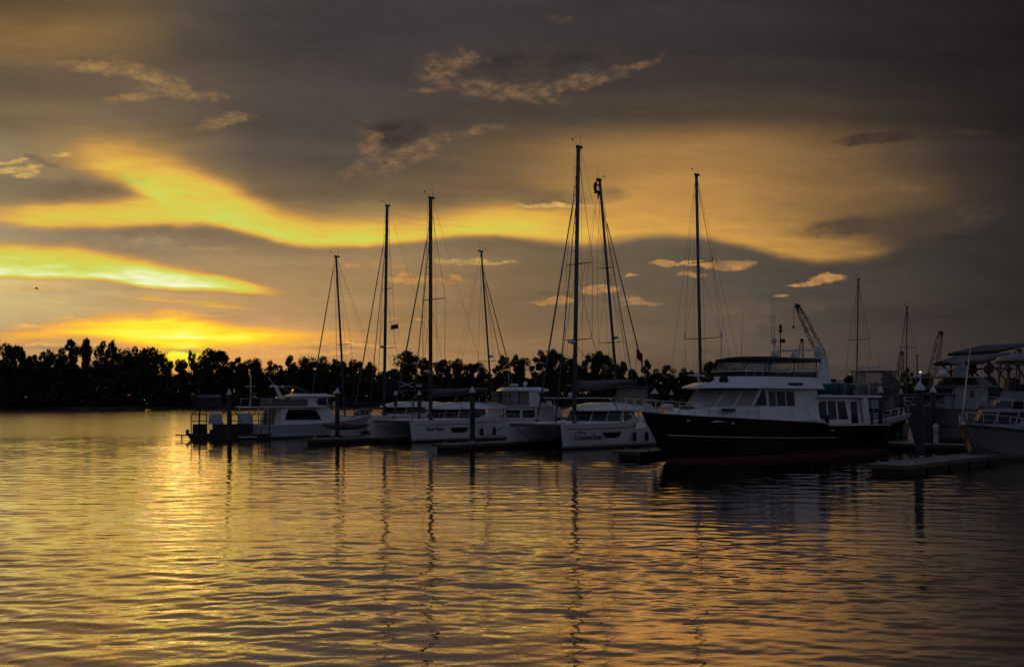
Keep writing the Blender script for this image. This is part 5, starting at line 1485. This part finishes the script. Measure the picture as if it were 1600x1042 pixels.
for s_ in (1, -1): MB().tube(H.line(lambda t: H.sheer(t) + 0.02, 0.3, 0.995, s_, 0.02), 0.04, 6).build('cap_rail', 'gelcoat', h)
A = ring([(11.2, 0), (10.9, 1.0), (9.6, 1.7), (2.6, 1.8)], 1.2); B = ring([(9.6, 0), (9.4, 1.0), (8.7, 1.6), (2.6, 1.7)], 3.5)
cab = house([A, B]).build('cabin', 'gelcoat', r)
for i in (0, 1, 5, 6): win_on(A, B, i, RECT(0.06, 0.94, 0.45, 0.9)).build('windscreen', 'glass_dark', cab)
for s_ in (1, -1):
    for a, b in ((3.4, 4.8), (5.1, 6.5), (6.8, 8.2)): wall_win([(a, 2.2), (b, 2.2), (b, 3.1), (a, 3.1)], 1.8, 1.2, 1.7, 3.5, s_, 0.02).build('window', 'glass_dark', cab)
A = ring([(9.2, 0), (9.0, 1.0), (8.3, 1.7), (4.0, 1.8)], 3.5); B = ring([(8.9, 0), (8.7, 0.95), (8.1, 1.6), (4.0, 1.7)], 4.15)
fb = house([A, B]).build('flybridge_coaming', 'gelcoat', r)
C = ring([(8.4, 0), (8.2, 0.95), (7.7, 1.55), (4.2, 1.6)], 5.75)
for i in (0, 1, 2, 4, 5, 6): win_on(B, C, i, RECT(0.02, 0.98, 0.02, 0.98), 0.0, 0.012).build('enclosure_curtain', 'clear_vinyl', fb)
house([ring([(8.7, 0), (8.5, 1.05), (7.9, 1.7), (3.8, 1.75)], 5.75), ring([(8.6, 0), (8.4, 1.0), (7.8, 1.62), (3.9, 1.68)], 5.9), ring([(7.8, 0), (7.6, 0.7), (7.2, 1.1), (4.4, 1.2)], 6.05)], True).build('hardtop', 'gelcoat', r)
mb = MB().tube([(4.6, 0, 6.0), (4.5, 0, 8.4)], 0.06, 6); mb.tube([(4.5, -0.9, 6.9), (4.5, 0.9, 6.9)], 0.035, 5); mb.box((4.6, 0.5, 7.15), (0.3, 0.9, 0.25)); mb.build('radar_mast', 'gelcoat', r)
mb = MB().ball((4.4, 0.0, 8.5), 0.26, 12, 1.1); mb.build('satellite_dome', 'plastic_white', r)
MB().tube([(4.2, 0.3, 8.2), (4.2, 0.3, 13.6)], 0.035, 5, 0.015).build('whip_aerial', 'plastic_white', r)
H.rail(0.7, 0.985, 0.62, 7, 0.02, 0.1).build('bow_rail', 'steel', r)

# ------------------------------------------------------------------ generic cabin cruiser for the far berths
def cruiser(label, bow, fwd, L, B_, free, hullm='gelcoat', top=None, wm='gelcoat_shaded'):
    fwd = Vector((*fwd, 0)).normalized(); bow = Vector((*bow, 0))
    r = boat('cabin_cruiser', bow - fwd * L, fwd, label, 'motor boat', 'cabin cruisers at the back berths')
    H = Hull(L, B_, [(0, free * 0.62), (0.5, free * 0.7), (1, free)], 0.6, L * 0.12, 1.6, 2.3, 0.94, 0.88)
    h = H.band(0.16, H.sheer, 5).build('hull', hullm, r); H.band(-0.5, 0.16, 3).build('bottom', 'dark_bottom', h); H.deck().build('deck', 'gelcoat_old', h)
    for s_ in (1, -1): MB().tube(H.line(lambda t: H.sheer(t), 0.0, 0.99, s_, 0.01), 0.035, 6).build('cap_rail', wm, h)
    w = B_ / 2 * 0.78; z0 = free * 0.66
    A = ring([(0.74 * L, 0), (0.72 * L, w * 0.6), (0.62 * L, w * 0.95), (0.2 * L, w)], z0); B = ring([(0.62 * L, 0), (0.60 * L, w * 0.55), (0.55 * L, w * 0.85), (0.2 * L, w * 0.92)], z0 + 1.5)
    cab = house([A, B]).build('cabin', wm, r)
    for i in (0, 1, 5, 6): win_on(A, B, i, RECT(0.05, 0.95, 0.45, 0.9)).build('windscreen', 'glass_dark', cab)
    for s_ in (1, -1):
        for a, b in ((0.23, 0.33), (0.36, 0.46)): wall_win([(a * L, z0 + 0.7), (b * L, z0 + 0.7), (b * L, z0 + 1.25), (a * L, z0 + 1.25)], w, z0, w * 0.92, z0 + 1.5, s_, 0.02).build('window', 'glass_dark', cab)
    if top:
        MB().box((0.36 * L, 0, top), (0.34 * L, w * 1.9, 0.12)).build('hardtop', wm, r, bevel=0.03)
        mb = MB()
        for x in (0.22, 0.5):
            for s_ in (1, -1): mb.tube([(x * L, s_ * w * 0.85, z0 + 1.4), (x * L, s_ * w * 0.85, top)], 0.045, 5)
        mb.build('hardtop_frame', 'alloy', r)
        MB().loft([[(0.24 * L, w * 0.9, z0 + 1.5), (0.24 * L, -w * 0.9, z0 + 1.5), (0.52 * L, -w * 0.8, z0 + 1.5), (0.52 * L, w * 0.8, z0 + 1.5)], [(0.24 * L, w * 0.86, z0 + 2.1), (0.24 * L, -w * 0.86, z0 + 2.1), (0.5 * L, -w * 0.76, z0 + 2.1), (0.5 * L, w * 0.76, z0 + 2.1)]]).build('helm_coaming', wm, r)
    H.rail(0.55, 0.985, 0.65, 7, 0.018, 0.1).build('bow_rail', 'steel', r)
    return r, H, h
cruiser('small white cabin cruiser seen between the navy cruiser and thick pile', (33.5, 99), (0.35, -0.94), 10, 3.6, 1.9, top=4.4)
cruiser('low white cruiser far behind the piles, left of the rightmost mast', (40.0, 112), (0.5, -0.86), 10, 3.4, 1.7, top=3.9)
cruiser('far white cruiser just right of the second mast cover', (-4.5, 112), (-0.7, -0.7), 10, 3.4, 1.7)
r, H, h = cruiser('flybridge cruiser with clear curtains under a pale hardtop behind the black yacht stern', (28.2, 83.2), (-0.6, -0.8), 12.5, 4.2, 2.2, 'gelcoat_shaded', 6.15)
for s_ in (1, -1):
    for a, b in ((2.9, 4.4), (4.5, 6.0)):
        MB().panel([(a, 1.45 * s_, 3.6), (b, 1.40 * s_, 3.6), (b - 0.1, 1.38 * s_, 6.05), (a, 1.42 * s_, 6.05)], 0.012).build('enclosure_curtain', 'clear_vinyl', r)
MB().panel([(6.1, 1.3, 3.6), (6.1, -1.3, 3.6), (5.9, -1.25, 6.05), (5.9, 1.25, 6.05)], 0.012).build('enclosure_curtain', 'clear_vinyl', r)
MB().tube([(4.2, 0.3, 6.2), (4.2, 0.3, 8.0)], 0.03, 5).build('whip_aerial', 'plastic_white', r)
mb = MB().box((4.6, -0.4, 6.5), (0.16, 1.5, 0.12), 0.3); mb.lathe([(0.18, 0), (0.12, 0.26)], (4.6, -0.4, 6.2), 10); mb.build('radar_scanner', 'plastic_white', r)
cruiser('white sedan cruiser right of the curtained flybridge, behind the navy bow', (36.0, 95.0), (-0.3, -0.95), 9.5, 3.4, 1.8, top=4.9)
# ------------------------------------------------------------------ white-and-grey trawler on the right
d_ = Vector((0.85, 0.53, 0)).normalized(); bow = Vector((32.6, 82.0, 0)); L = 12.6
r = boat('trawler_yacht', bow + d_ * L, -d_, 'pale-hulled trawler, darkened as in shade, with three round portholes behind the right-hand piles', 'motor yacht')
H = Hull(L, 4.4, [(0, 2.3), (0.26, 2.3), (0.28, 2.75), (0.7, 2.85), (1, 3.15)], 0.8, 1.6, 1.4, 2.2, 0.95, 0.92)
h = H.band(0.2, H.sheer, 6).build('hull', 'shaded_hull', r); H.band(-0.6, 0.2, 3).build('bottom', 'dark_bottom', h); H.deck().build('deck', 'gelcoat_old', h)
X = lambda d: L - d
for s_ in (1, -1):
    MB().tube(H.line(lambda t: H.sheer(t), 0.0, 0.99, s_, 0.02), 0.05, 6).build('cap_rail', 'gelcoat_shaded', h)
    MB().tube(H.line(1.35, 0.0, 0.95, s_, 0.02), 0.06, 6).build('rub_strake', 'dark_bottom', h)
    for d in (5.4, 6.9, 7.7):
        t = 1 - d / L; p = H.pt(t, 2.15, s_)
        o = MB().lathe([(0.15, -0.03), (0.15, 0.03)], n=12).build('porthole', 'glass_dark', h); o.location = p; o.rotation_euler = (-s_ * math.pi / 2, 0, 0)
A = ring([(X(1.6), 0), (X(1.9), 0.9), (X(3.2), 1.6), (X(5.0), 1.8)], 2.8); B = ring([(X(2.6), 0), (X(2.8), 0.8), (X(3.6), 1.45), (X(5.0), 1.65)], 4.0)
cab = house([A, B]).build('forward_cabin', 'gelcoat_shaded', r)
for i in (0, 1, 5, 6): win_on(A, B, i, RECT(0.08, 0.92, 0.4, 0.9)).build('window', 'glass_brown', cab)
MB().box((X(3.3), 0, 4.05), (3.8, 3.6, 0.09)).build('cabin_roof', 'gelcoat_shaded', r, bevel=0.02)
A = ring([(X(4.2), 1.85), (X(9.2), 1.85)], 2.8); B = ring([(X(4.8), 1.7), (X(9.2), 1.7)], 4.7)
wh = house([A, B]).build('wheelhouse', 'gelcoat_shaded', r)
for s_ in (1, -1):
    wall_win([(X(6.6), 3.75), (X(7.1), 3.75), (X(7.1), 4.35), (X(6.6), 4.35)], 1.85, 2.8, 1.7, 4.7, s_, 0.02).build('window', 'glass_dark', wh)
    for a, b in ((9.7, 10.35), (10.5, 11.15), (11.3, 11.9)):
        MB().panel([(X(a), 1.98 * s_, 2.55), (X(b), 1.98 * s_, 2.55), (X(b), 1.96 * s_, 3.35), (X(a), 1.96 * s_, 3.35)], 0.03).build('window', 'glass_dark', r)
win_on(A, B, 3, RECT(0.1, 0.9, 0.5, 0.9)).build('windscreen', 'glass_dark', wh)
MB().loft([[(X(9.2), 1.95, 2.3), (X(9.2), -1.95, 2.3), (X(12.2), -1.95, 2.3), (X(12.2), 1.95, 2.3)], [(X(9.2), 1.93, 3.6), (X(9.2), -1.93, 3.6), (X(12.2), -1.93, 3.6), (X(12.2), 1.93, 3.6)]]).build('aft_cabin', 'gelcoat_shaded', r)
MB().box((X(7.6), 0, 4.75), (6.2, 3.9, 0.10)).build('upper_deck', 'gelcoat_shaded', r)
MB().box((X(5.8), 0, 5.5), (5.6, 3.3, 0.09)).build('hardtop', 'gelcoat_shaded', r, bevel=0.02)
mb = MB()
for d in (3.9, 6.2, 8.2):
    for s_ in (1, -1): mb.tube([(X(d), 1.5 * s_, 4.75), (X(d), 1.5 * s_, 5.5)], 0.03, 5)
mb.build('hardtop_frame', 'alloy', r)
MB().loft([[(X(8.3), 1.4, 4.8), (X(8.3), -1.4, 4.8), (X(11.0), -1.4, 4.6), (X(11.0), 1.4, 4.6)], [(X(8.4), 1.0, 5.5), (X(8.4), -1.0, 5.5), (X(10.2), -0.9, 5.4), (X(10.2), 0.9, 5.4)]]).build('dinghy_cover', 'canvas_grey', r)
mb = MB().loft([[(X(7.2), 0.35, 5.5), (X(7.2), -0.35, 5.5), (X(8.3), -0.35, 5.5), (X(8.3), 0.35, 5.5)], [(X(7.6), 0.25, 6.6), (X(7.6), -0.25, 6.6), (X(8.2), -0.25, 6.6), (X(8.2), 0.25, 6.6)], [(X(7.8), 0.1, 7.4), (X(7.8), -0.1, 7.4), (X(8.1), -0.1, 7.4), (X(8.1), 0.1, 7.4)]])
mb.tube([(X(7.8), -0.9, 6.3), (X(7.8), 0.9, 6.3)], 0.08, 6); mb.tube([(X(7.3), -0.5, 6.8), (X(7.3), 0.5, 6.8)], 0.1, 6); mb.build('radar_tower', 'gelcoat_shaded', r)
for d, b, q in ((5.0, 0.4, 0.3), (5.9, -0.4, 0.26)):
    MB().lathe([(q * 0.7, 0), (q, 0.15), (q, 0.4), (q * 0.6, 0.62), (0.02, 0.7)], (X(d), b, 5.54), 12).build('satellite_dome', 'plastic_white', r)
H.rail(0.72, 0.985, 0.7, 6, 0.018, 0.1).build('bow_rail', 'steel', r)

# ------------------------------------------------------------------ two sport-fishing boats at the right edge
bow = Vector((25.1, 54.5, 0)); L = 15.0
r, H, h = cruiser('pale flared-bow boat cut by the right edge, nearest on the right', (bow.x, bow.y), TOW, L, 4.8, 2.25, 'shaded_hull', None)
MB().tube(H.line(lambda t: H.sheer(t) - 0.12, 0.2, 0.985, 1, 0.02), 0.06, 6).build('rub_strake', 'dark_bottom', h)
MB().tube([(L - 4.2, 1.7, 2.0), (L - 6.6, 2.0, 6.8)], 0.06, 6, 0.035).build('outrigger_pole', 'steel', r)
MB().tube([(L - 4.2, -1.7, 2.0), (L - 6.6, -2.0, 6.8)], 0.06, 6, 0.035).build('outrigger_pole', 'steel', r)
mb = MB().tube([(L - 0.1, 0, 2.28), (L + 0.35, 0, 2.28)], 0.09, 6); mb.build('bow_roller', 'steel', r)
bow = Vector((31.6, 66.0, 0)); L = 17.0
r, H, h = cruiser('tall flybridge sport boat behind the nearest right-hand boat', (bow.x, bow.y), TOW, L, 5.2, 3.2, 'gelcoat_shaded', 6.3)
H.band(0.2, lambda t: H.sheer(t) - 0.55, 4, off=0.012).build('lower_hull', 'shaded_hull', h)
house([ring([(0.63 * L, 0), (0.62 * L, 1.0), (0.56 * L, 1.7), (0.25 * L, 1.9)], 6.36), ring([(0.62 * L, 0), (0.60 * L, 0.9), (0.54 * L, 1.6), (0.26 * L, 1.8)], 6.75), ring([(0.5 * L, 0), (0.5 * L, 0.7), (0.48 * L, 1.1), (0.3 * L, 1.2)], 6.95)], True).build('tower_top', 'gelcoat_shaded', r)
for x in (0.3, 0.52):
    for s_ in (1, -1): MB().tube([(x * L, s_ * 1.7, 3.6), (x * L - 0.2, s_ * 1.5, 6.4)], 0.05, 5).build('tower_leg', 'alloy', r)
MB().tube([(0.52 * L, 1.7, 3.8), (0.32 * L, 1.6, 6.2)], 0.045, 5).build('tower_brace', 'alloy', r)
MB().tube([(0.66 * L, 1.2, 3.6), (0.66 * L, 1.2, 6.6)], 0.07, 6).build('light_pole', 'gelcoat_shaded', r)
MB().tube([(0.42 * L, 0.0, 6.8), (0.42 * L, 0, 10.5)], 0.05, 5, 0.03).build('whip_aerial', 'plastic_white', r)
MB().box((0.60 * L, 1.5, 3.45), (0.9, 0.5, 0.5), 0.2).build('fish_box', 'canvas_black', r, bevel=0.04)

# ------------------------------------------------------------------ steel canopy with trussed legs on the right
g = thing('steel_canopy', (45.0, 98.0, 0), 0, 'black steel boat canopy with two sloping sheet roofs at right', 'canopy')
def G(px, py, Y): return at(px, py, Y) - Vector((45.0, 98.0, 0))
def roof(c, nm):
    rf = MB().panel(c, 0.14).build(nm, 'roof_sheet', g)
    a, b, c2, d = c
    for k in range(7):
        f = (k + 0.5) / 7
        p0, p1 = a + (b - a) * f, d + (c2 - d) * f
        MB().tube([p0 + Vector((0, 0, 0.1)), p1 + Vector((0, 0, 0.1))], 0.045, 4).build('sheet_rib', 'roof_sheet', rf)
    MB().tube([a, b], 0.19, 5).build('eave_beam', 'dark_metal', rf)
    MB().tube([b, c2], 0.15, 5).build('verge_beam', 'dark_metal', rf)
    MB().tube([d, a], 0.15, 5).build('verge_beam', 'dark_metal', rf)
roof([G(1461, 569, 95), G(1537, 566, 95), G(1576, 552, 107), G(1498, 557, 107)], 'lower_roof')
roof([G(1482, 554, 107), G(1560, 549, 107), G(1612, 537, 120), G(1540, 540, 120)], 'upper_roof')
posts = [(1500, 97), (1519, 99), (1545, 97), (1576, 103), (1592, 112), (1477, 100)]
def truss(pts, r_, nm): MB().tube([G(*p) for p in pts], r_, 6).build(nm, 'dark_metal', g)
for px, Y in posts[:4]:
    truss([(px, 566 if px < 1560 else 553, Y), (px, 652, Y)], 0.13, 'post')
    o = MB().lathe([(0.32 if px in (1500, 1576) else 0.5, -0.06), (0.32 if px in (1500, 1576) else 0.5, 0.06)], n=12).build('gusset_plate', 'dark_metal', g)
    o.location = G(px, 577, Y - 0.25); o.rotation_euler = (math.pi / 2, 0, 0)
for pts in ([(1484, 580, 98), (1550, 575, 98), (1590, 576, 105)], [(1508, 569, 98), (1519, 577, 99), (1540, 600, 98)], [(1526, 568, 98), (1519, 577, 99), (1505, 600, 98)],
            [(1546, 566, 98), (1560, 580, 98), (1575, 598, 102)], [(1570, 555, 105), (1592, 575, 106), (1600, 590, 106)], [(1590, 545, 112), (1573, 570, 106), (1560, 590, 104)],
            [(1472, 570, 97), (1484, 583, 98), (1498, 600, 98)], [(1592, 545, 112), (1594, 640, 112)], [(1594, 545, 112), (1606, 575, 112)], [(1486, 640, 99), (1486, 571, 99)]):
    truss(pts, 0.09, 'brace')
for px, py, w, hgt in ((1501, 602, 0.7, 2.2), (1546, 606, 1.1, 2.6), (1577, 602, 0.6, 2.0)):
    p = G(px, py, 98)
    MB().loft([[(p.x + a * w * 0.5 * k, p.y + b * 0.5 * k, p.z + z) for a, b in ((-1, -1), (1, -1), (1, 1), (-1, 1))] for k, z in ((1.15, -hgt), (1.0, 0.3), (0.7, 0.75))]).build('winch_housing', 'dark_metal', g)

# ------------------------------------------------------------------ lattice cranes on the far quay
def crane(base, tip, Y, w, label, hook=None):
    a, b = at(*base, Y), at(*tip, Y)
    g = thing('lattice_crane', (a.x, a.y, 1.2), 0, label, 'crane', 'lattice-boom cranes on the far quay')
    a0 = a - Vector((a.x, a.y, 1.2)); b0 = b - Vector((a.x, a.y, 1.2))
    d = b0 - a0; u = d.normalized(); sidev = Vector((u.z, 0, -u.x)).normalized(); back = Vector((0, 1, 0))
    nseg = max(6, int(d.length / (w * 1.3)))
    def node_(f, i):
        k = w * (0.5 if 0.08 < f < 0.9 else 0.28) * (1 - 0.35 * f)
        return a0 + d * f + sidev * (k if i in (0, 1) else -k) + back * (k if i in (0, 2) else -k)
    for i in range(4):
        MB().tube([node_(f / nseg, i) for f in range(nseg + 1)], w * 0.055, 4).build('boom_chord', 'yellow_paint', g)
    mb = MB()
    for s_ in range(nseg):
        f0, f1 = s_ / nseg, (s_ + 1) / nseg
        for i, j in ((0, 2), (1, 3), (0, 1), (2, 3)):
            mb.tube([node_(f0, i), node_(f1, j)] if s_ % 2 else [node_(f0, j), node_(f1, i)], w * 0.03, 3, cap=False)
    mb.build('boom_lacing', 'yellow_paint', g)
    MB().box(b0 + u * 0.1, (w * 0.62, w * 0.5, w * 0.5), 0, 0.3).build('boom_head', 'dark_metal', g)
    MB().loft([[(-2.2 + a0.x, -1.8, 1.0), (3.0 + a0.x, -1.8, 1.0), (3.0 + a0.x, 1.8, 1.0), (-2.2 + a0.x, 1.8, 1.0)], [(-2.0 + a0.x, -1.7, 3.4), (2.8 + a0.x, -1.7, 3.2), (2.8 + a0.x, 1.7, 3.2), (-2.0 + a0.x, 1.7, 3.4)]]).build('machinery_house', 'yellow_paint', g, bevel=0.1)
    for y in (-1.7, 1.7): MB().loft([[(x_ + a0.x, y + 0.4 * q, z) for x_, z in ((-3, 0.5), (-2.6, 0.0), (2.8, 0.0), (3.2, 0.5), (2.8, 0.95), (-2.6, 0.95))] for q in (-1, 1)]).build('crawler_track', 'dark_metal', g)
    truss_base = Vector((a0.x, 0, 3.0))
    MB().tube([truss_base, a0], w * 0.3, 6).build('boom_foot', 'yellow_paint', g)
    MB().tube([Vector((a0.x + 2.5, 0, 3.3)), b0], 0.05, 4).build('pendant_line', 'dark_metal', g)
    if hook:
        p = b0 + Vector((-w * 0.5, 0, 0)); q = p - Vector((0, 0, hook))
        MB().tube([p, q], 0.05, 4).build('hoist_line', 'dark_metal', g)
        MB().ball(q, 0.35, 8).build('hook_block', 'dark_metal', g)
    return g
crane((1289, 566), (1246, 479), 240, 1.9, 'lattice crane boom leaning left above the black yacht', 5.0)
crane((1250, 585), (1253, 532), 260, 1.3, 'small upright crane tip over the black yacht canopy')
crane((1404, 600), (1409, 552), 280, 1.6, 'short crane boom just left of the rightmost mast')
crane((1455, 590), (1470, 521), 250, 1.7, 'tall crane boom left of the steel canopy')
# dockside light poles
for px, top, Y, lab in ((1433, 556, 180, 'bare lamp post between the rightmost mast and the tall crane'), (1438, 582, 110, 'short white dock light glowing left of the steel canopy')):
    p = at(px, top, Y)
    g = thing('light_pole', (p.x, Y, 0.0), 0, lab, 'light pole')
    MB().lathe([(0.13, -0.6), (0.09, p.z)], n=8).build('pole', 'dark_metal' if Y > 150 else 'plastic_white', g)
    MB().box((0, 0, p.z + 0.06), (0.9 if Y > 150 else 0.16, 0.3 if Y > 150 else 0.16, 0.12)).build('lamp_head', 'dark_metal' if Y > 150 else 'lamp_white', g)

# ------------------------------------------------------------------ building and bird
p = at(294, 622, 372)
g = thing('shore_building', (p.x, shore_y(294) + 9, 0.6), 0.1, 'low pale shed half hidden in trees below the sun glow', 'building')
MB().box((0, 0, 1.9), (11, 5, 3.8)).build('wall', 'shed_wall', g)
MB().loft([[(-5.9, -2.9, 3.81), (5.9, -2.9, 3.81), (5.9, 2.9, 3.81), (-5.9, 2.9, 3.81)], [(-5.6, -0.05, 5.0), (5.6, -0.05, 5.0), (5.6, 0.05, 5.0), (-5.6, 0.05, 5.0)]]).build('roof', 'roof_sheet', g)
for x in (-3, 0.2, 3): MB().box((x, -2.52, 2.2), (1.2, 0.06, 1.1)).build('window', 'glass_dark', g)
p = at(57, 451, 90)
g = thing('bird', p, 0.6, 'tiny dark bird flying alone in the left sky', 'bird')
MB().loft([[(x, 0.05 * k * math.cos(a), 0.05 * k * math.sin(a)) for a in [2 * math.pi * j / 8 for j in range(8)]] for x, k in ((-0.2, 0.1), (-0.08, 0.9), (0.06, 1.0), (0.15, 0.6), (0.22, 0.12))], True, True, True).build('body', 'clothes_dark', g)
for s_ in (1, -1):
    MB().panel([(0.08, 0.02 * s_, 0.02), (0.03, 0.24 * s_, 0.12), (-0.06, 0.42 * s_, 0.05), (-0.09, 0.22 * s_, 0.07), (-0.06, 0.02 * s_, 0.02)], 0.012).build('wing', 'clothes_dark', g)

# ------------------------------------------------------------------ person aloft on the mast
def mast_point(py):
    f = (656 - py) / (656 - 280.0)
    px = 968 + (937 - 968) * f
    return at(px, py, 92)
c = mast_point(293)
g = thing('person', (c.x, c.y, c.z), 0, 'person in dark clothes clinging near the top of a mast in a harness', 'person')
V = [(-0.42, -0.05, -0.35), (-0.52, -0.05, -0.05), (-0.50, -0.05, 0.25), (-0.40, -0.05, 0.42), (-0.33, -0.05, 0.50),      # pelvis, belly, chest, upper chest, neck
     (-0.44, 0.18, 0.34), (-0.24, 0.24, 0.18), (-0.06, 0.16, 0.36),      # left shoulder, elbow, wrist
     (-0.44, -0.28, 0.34), (-0.26, -0.34, 0.10), (-0.08, -0.22, 0.30),   # right arm
     (-0.40, 0.10, -0.40), (-0.06, 0.20, -0.50), (-0.22, 0.16, -0.95), (-0.10, 0.16, -1.02),   # left hip, knee, ankle, toe
     (-0.40, -0.20, -0.40), (-0.10, -0.30, -0.42), (-0.26, -0.26, -0.86), (-0.13, -0.26, -0.94)]
E_ = [(0, 1), (1, 2), (2, 3), (3, 4), (3, 5), (5, 6), (6, 7), (3, 8), (8, 9), (9, 10), (0, 11), (11, 12), (12, 13), (13, 14), (0, 15), (15, 16), (16, 17), (17, 18)]
RAD = [0.16, 0.15, 0.17, 0.13, 0.06, 0.075, 0.055, 0.04, 0.075, 0.055, 0.04, 0.11, 0.075, 0.05, 0.045, 0.11, 0.075, 0.05, 0.045]
me = bpy.data.meshes.new('body'); me.from_pydata(V, E_, []); me.update()
ob = bpy.data.objects.new('body', me); COL.objects.link(ob); ob.parent = g
me.materials.append(MATS['clothes_dark'])
sk = ob.modifiers.new('skin', 'SKIN')
for i, q in enumerate(RAD): me.skin_vertices[0].data[i].radius = (q, q)
me.skin_vertices[0].data[0].use_root = True
sb = ob.modifiers.new('sub', 'SUBSURF'); sb.levels = 2; sb.render_levels = 2
mb = MB().ball((-0.28, -0.05, 0.64), 0.115, 12, 1.2); mb.ball((-0.165, -0.05, 0.63), 0.025, 6)
hd = mb.build('head', 'skin', g)
MB().ball((-0.29, -0.05, 0.68), 0.125, 12, 1.05, -0.1).build('hair', 'clothes_dark', hd)
for s_, w in ((1, V[7]), (-1, V[10])):
    mb = MB(); w = Vector(w)
    mb.tube([w, w + Vector((0.08, -0.03 * s_, 0.03))], 0.035, 6)
    for k in range(4):
        q = w + Vector((0.08, -0.03 * s_, 0.055 - 0.022 * k))
        mb.tube([q, q + Vector((0.05, -0.04 * s_, 0)), q + Vector((0.07, -0.09 * s_, 0))], 0.009, 5)
    q = w + Vector((0.04, -0.02 * s_, 0.04)); mb.tube([q, q + Vector((0.03, -0.05 * s_, 0.04))], 0.010, 5)
    mb.build('hand', 'skin', g)
MB().box((-0.42, -0.05, -0.50), (0.34, 0.5, 0.05)).build('harness_seat', 'canvas_black', g)
MB().tube([(-0.42, 0.18, -0.48), (-0.30, 0.0, 0.55), (-0.08, 0.0, 0.95)], 0.014, 4).build('harness_strap', 'rope_dark', g)
MB().tube([(-0.42, -0.28, -0.48), (-0.30, -0.1, 0.55), (-0.08, 0.0, 0.95)], 0.014, 4).build('harness_strap', 'rope_dark', g)

# ------------------------------------------------------------------ mooring lines
def rope(p, q, sag, r_, m_, lab):
    p, q = Vector(p), Vector(q)
    pts = [p + (q - p) * (k / 14) - Vector((0, 0, sag * 4 * (k / 14) * (1 - k / 14))) for k in range(15)]
    o = MB().tube([v - p for v in pts], r_, 5).build('mooring_line', m_)
    o.location = p
    tag(o, lab, 'rope', 'mooring lines')
def cat_pt(root, x, y, z):
    a = root.rotation_euler.z
    return Vector((root.location.x + x * math.cos(a) - y * math.sin(a), root.location.y + x * math.sin(a) + y * math.cos(a), z))
pp = sline(738, 49.8)
rope((pp[0] + 0.35, pp[1] - 0.1, 0.62), cat_pt(catA, 12.7, -2.75, 1.8), 0.12, 0.024, 'rope_dark', 'dark mooring line from the middle pile to the Counting Stars far bow')
rope(cat_pt(catA, 12.6, -2.0, 1.72), cat_pt(catA, 8.8, -1.9, 1.2), 0.9, 0.022, 'rope_dark', 'dark slack line drooping between the Counting Stars hulls')
rope(cat_pt(catB, 12.6, -2.0, 1.72), cat_pt(catB, 9.4, -1.9, 1.4), 0.7, 0.022, 'rope_dark', 'dark slack line drooping between the left catamaran hulls')
pq = sline(1437, 52.8)
rope((26.4, 57.4, 0.6), (25.2, 54.6, 2.22), 0.15, 0.028, 'rope_pale', 'pale mooring line from the dock to the nearest right-hand bow')
pb = sline(358, 40.2)
rope((pb[0], pb[1], 3.9), (pb[0] - 2.1, pb[1] + 1, 2.7), 0.05, 0.028, 'rope_dark', 'dark cable from barge pile down to the left')
rope((pb[0], pb[1], 3.4), (pb[0] + 1.5, pb[1] + 1, 0.7), 0.05, 0.028, 'rope_dark', 'dark cable from barge pile down to the right')
